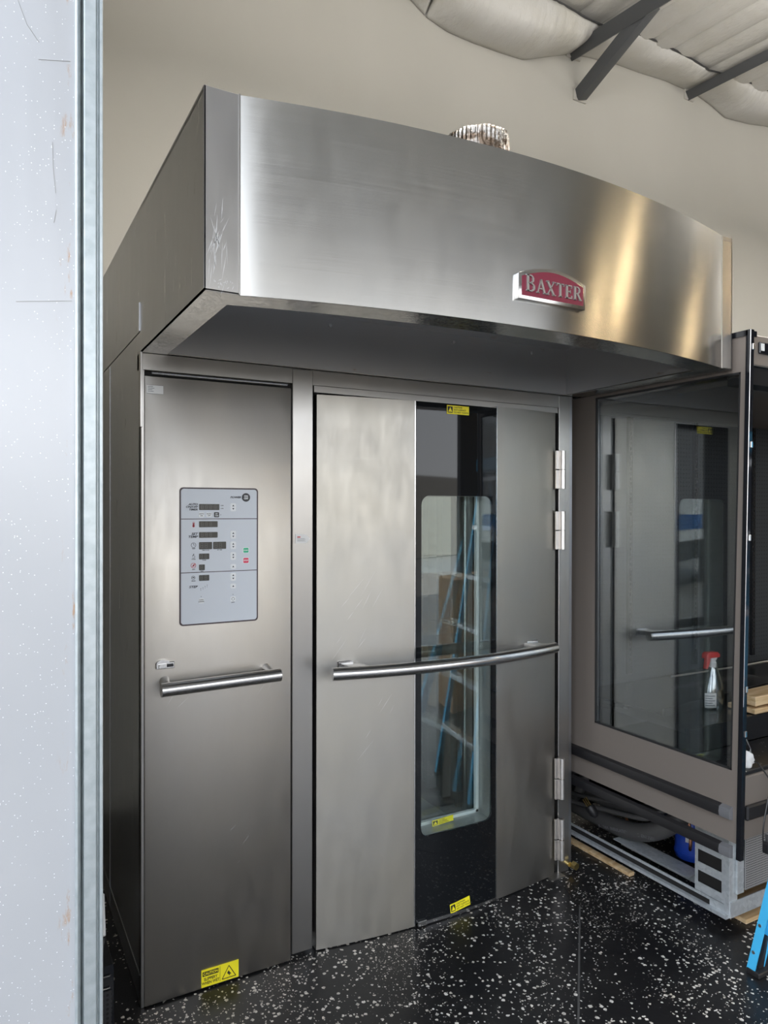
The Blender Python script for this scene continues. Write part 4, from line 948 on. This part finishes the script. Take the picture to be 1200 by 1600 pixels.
hose([(2.10, 0.37, 0.15), (2.10, 0.18, 0.17), (2.10, 0.06, 0.195), (2.10, -0.06, 0.215), (2.115, -0.18, 0.235), (2.17, -0.20, 0.25)], 0.011, 'power_cable', 'glossy black power cord lying beneath the plug')
hose([(2.16, -0.02, 0.20), (2.14, -0.08, 0.15), (2.16, -0.16, 0.13), (2.22, -0.16, 0.12)], 0.006, 'copper_pipe', 'thin copper pipe loop beside the blue tank', 'copper', None)
hose([(2.30, -0.10, 0.40), (2.262, -0.262, 0.30), (2.258, -0.30, 0.20), (2.26, -0.30, 0.12), (2.30, -0.26, 0.08)], 0.007, 'copper_pipe', 'copper pipe running down the side of the blue tank', 'copper', None)
pl = empty('power_plug', (2.09, 0.10, 0.25)); tag(pl, 'black power plug with three brass prongs resting on the hoses', 'plug')
d = Vector((-0.02, 0.035, 0.055)).normalized(); p0 = Vector((2.085, 0.085, 0.155))
MB().tube([p0-d*0.005, p0+d*0.012, p0+d*0.045, p0+d*0.052], 0.02, 12, radii=[0.010, 0.022, 0.024, 0.021]).build('plug_body', 'black_rubber', pl)
sidev = Vector((0.0, -0.75, 0.66)).normalized()
for k in (-1, 0, 1):
    q = p0+d*0.05+Vector((0, -0.70, 0.62))*0.014*k+Vector((0.0, 0, 0))
    M = Matrix.Translation(q) @ d.to_track_quat('Z', 'Y').to_matrix().to_4x4()
    MB().box(-0.0035, 0.0035, -0.0015, 0.0015, 0, 0.040, mtx=M).build('prong', 'brass', pl)
at_base(pl)
tk = empty('receiver_tank', (2.33, -0.20, 0.06)); tag(tk, 'blue cylindrical tank with a white label under the display case', 'tank')
tx, ty, tz = 2.325, -0.262, 0.052
MB().lathe([(0.050, 0.0), (0.072, 0.006), (0.078, 0.025), (0.078, 0.030), (0.075, 0.032), (0.075, 0.26), (0.060, 0.30), (0.03, 0.315)], 32, (tx, ty, tz)).build('tank_shell', 'tank_blue', tk)
a0 = math.atan2(-2.4-ty, -0.44-tx)
mb = MB(); mb.grid(lambda u, v: (tx+0.0758*math.cos(a0-0.40+0.28*u), ty+0.0758*math.sin(a0-0.40+0.28*u), tz+0.09+0.14*v), 6, 1)
lo = mb.build('tank_label', 'white_paper', tk); sm = lo.modifiers.new('t', 'SOLIDIFY'); sm.thickness = 0.0006
at_base(tk)
cb = box('relay_box', 'grey_plastic', None, 2.20, 2.26, 0.10, 0.16, 0.30, 0.36, bev=0.004); tag(cb, 'small grey relay box among the dark parts under the display case', 'box')

# ================================================================== LADDER
lad = empty('step_ladder', (2.0, -1.15, 0)); tag(lad, 'blue fibreglass step ladder standing in front of the display case, mostly out of view', 'ladder')
D = Vector((0.27, 0.0, 1.0)); HL = 1.85
def rail(foot, top, wdx, name, yside):
    f, t = Vector(foot), Vector(top)
    b = bmesh.new()
    # C channel: web in the x direction, flanges inward along y
    prof = [(-wdx/2, 0), (wdx/2, 0), (wdx/2, yside*0.03), (wdx/2-0.004, yside*0.03), (wdx/2-0.004, yside*0.004), (-wdx/2+0.004, yside*0.004), (-wdx/2+0.004, yside*0.03), (-wdx/2, yside*0.03)]
    lo_ = [b.verts.new(f+Vector((p[0], p[1], 0))) for p in prof]; hi_ = [b.verts.new(t+Vector((p[0], p[1], 0))) for p in prof]
    n = len(prof); b.faces.new(lo_); b.faces.new(hi_[::-1])
    for i in range(n): b.faces.new((lo_[i], lo_[(i+1) % n], hi_[(i+1) % n], hi_[i]))
    mb = MB(); mb.add(b); return mb.build(name, 'ladder_blue', lad)
FA, TA = Vector((1.897, -0.832, 0.012)), Vector((2.398, -0.983, HL)); FB, TB = Vector((1.897, -1.42, 0.012)), Vector((2.398, -1.275, HL))
rail(FA, TA, 0.055, 'rail', -1); rail(FB, TB, 0.055, 'rail', 1)
RA, RTA = Vector((3.0, -0.90, 0.012)), Vector((2.47, -0.99, HL)); RB, RTB = Vector((3.0, -1.36, 0.012)), Vector((2.47, -1.265, HL))
rail(RA, RTA, 0.04, 'rear_rail', -1); rail(RB, RTB, 0.04, 'rear_rail', 1)
for k in range(6):
    t = (0.30*(k+1))/HL; a, b_ = FA.lerp(TA, t), FB.lerp(TB, t)
    MB().box(a.x-0.035, a.x+0.045, b_.y+0.004, a.y-0.004, a.z-0.03, a.z, bev=0.003).build('step', 'aluminium', lad)
for k in range(3):
    t = (0.30+0.5*k)/HL; a, b_ = RA.lerp(RTA, t), RB.lerp(RTB, t)
    MB().box(a.x-0.01, a.x+0.01, b_.y+0.004, a.y-0.004, a.z-0.012, a.z+0.012).build('cross_bar', 'aluminium', lad)
box('top_cap', 'ladder_blue', lad, 2.32, 2.55, -1.31, -0.95, HL-0.02, HL+0.06, bev=0.01)
for f_, sd_ in ((FA, -1), (FB, 1)):
    MB().box(f_.x-0.030, f_.x+0.055, min(f_.y, f_.y+sd_*0.05), max(f_.y, f_.y+sd_*0.05), 0.0, 0.018, bev=0.003).prism([(f_.x+0.0, 0.012), (f_.x+0.06, 0.012), (f_.x+0.075, 0.10), (f_.x+0.045, 0.12)], f_.y+sd_*0.012, f_.y+sd_*0.03, 'xz').build('foot', 'black_rubber', lad)
mb = MB()
for z in (0.06, 0.15, 0.30, 0.34, 0.60, 0.64, 0.9, 0.94):
    t = z/HL; a = FA.lerp(TA, t); mb.tube([(a.x-0.004, a.y-0.001, a.z), (a.x-0.004, a.y+0.004, a.z)], 0.006, 10)
    mb.tube([(a.x-0.0285, a.y-0.012, a.z), (a.x-0.031, a.y-0.012, a.z)], 0.006, 10)
mb.build('rivet', 'aluminium', lad)
at_base(lad)

# ================================================================== LEFT CORNER CLUTTER
ht = empty('floor_heater', (-0.30, 0.0, 0)); tag(ht, 'low black appliance with a perforated front on the floor left of the oven', 'appliance')
MB().prism(rrect(-0.50, 0.0, -0.088, 0.195, 0.006), -0.055, 0.14, 'xz').build('housing', 'black_gloss', ht)
box('perforated_front', 'grille_dark', ht, -0.49, -0.095, -0.060, -0.054, 0.012, 0.12)
MB().tube([(-0.49, -0.06, 0.165), (-0.10, -0.06, 0.165), (-0.095, -0.05, 0.165)], 0.002, 6).tube([(-0.49, -0.06, 0.128), (-0.10, -0.06, 0.128)], 0.002, 6).build('front_trim', 'badge_rim', ht)
at_base(ht)
pn = MB().box(-0.3, -0.088, -0.004, 0.004, 0, 0.13, bev=0.003).build('plastic_plate', 'white_plastic'); pn.location = (0, 0.11, 0.196); pn.rotation_euler = (-0.25, 0, 0)
tag(pn, 'white plastic plate standing on top of the black floor appliance', 'plate')
o = MB().prism([(-0.115, -0.20), (-0.088, -0.115), (-0.062, -0.215), (-0.055, -0.30), (-0.11, -0.30)], 0.0, 0.003).build('paper_strip', 'white_paper'); tag(o, 'pointed white paper strip on the floor beside the black appliance', 'paper')
o = MB().tube([(-0.068, 0.30, 0.0), (-0.060, 0.42, 0.12), (-0.055, 0.44, 0.20), (-0.08, 0.44, 0.205), (-0.085, 0.42, 0.12), (-0.09, 0.30, 0.0)], 0.003, 6).build('bent_wire', 'badge_rim'); tag(o, 'bent metal wire standing on the floor against the oven side', 'wire')

# scratches on the pale wall
mb = MB()
def scr(P, w=0.0006):
    for (a, b_), (c, d_) in zip(P, P[1:]):
        dd = Vector((c-a, d_-b_)).normalized()*w/2; n = (-dd.y, dd.x)
        mb.prism([(a+n[0], b_+n[1]), (c+n[0], d_+n[1]), (c-n[0], d_-n[1]), (a-n[0], b_-n[1])], -1.2006, -1.1995, 'xz')
def pz(px, py):
    r = fw*1130.1+rt*(px-600)-up*(py-800); t = (-1.2-CAM.y)/r.y; q = CAM+r*t; return (q.x, q.z)
scr([pz(28, 0), pz(42, 38), pz(61, 66)]); scr([pz(82, 222), pz(83, 262), pz(87, 302)]); scr([pz(88, 328), pz(84, 348)]); scr([pz(25, 471), pz(112, 470)], 0.0004); scr([pz(60, 93), pz(110, 96)], 0.0003)
struct(mb.build('wall_front_marking', 'scratch'), 'thin scratches on the pale metal wall')
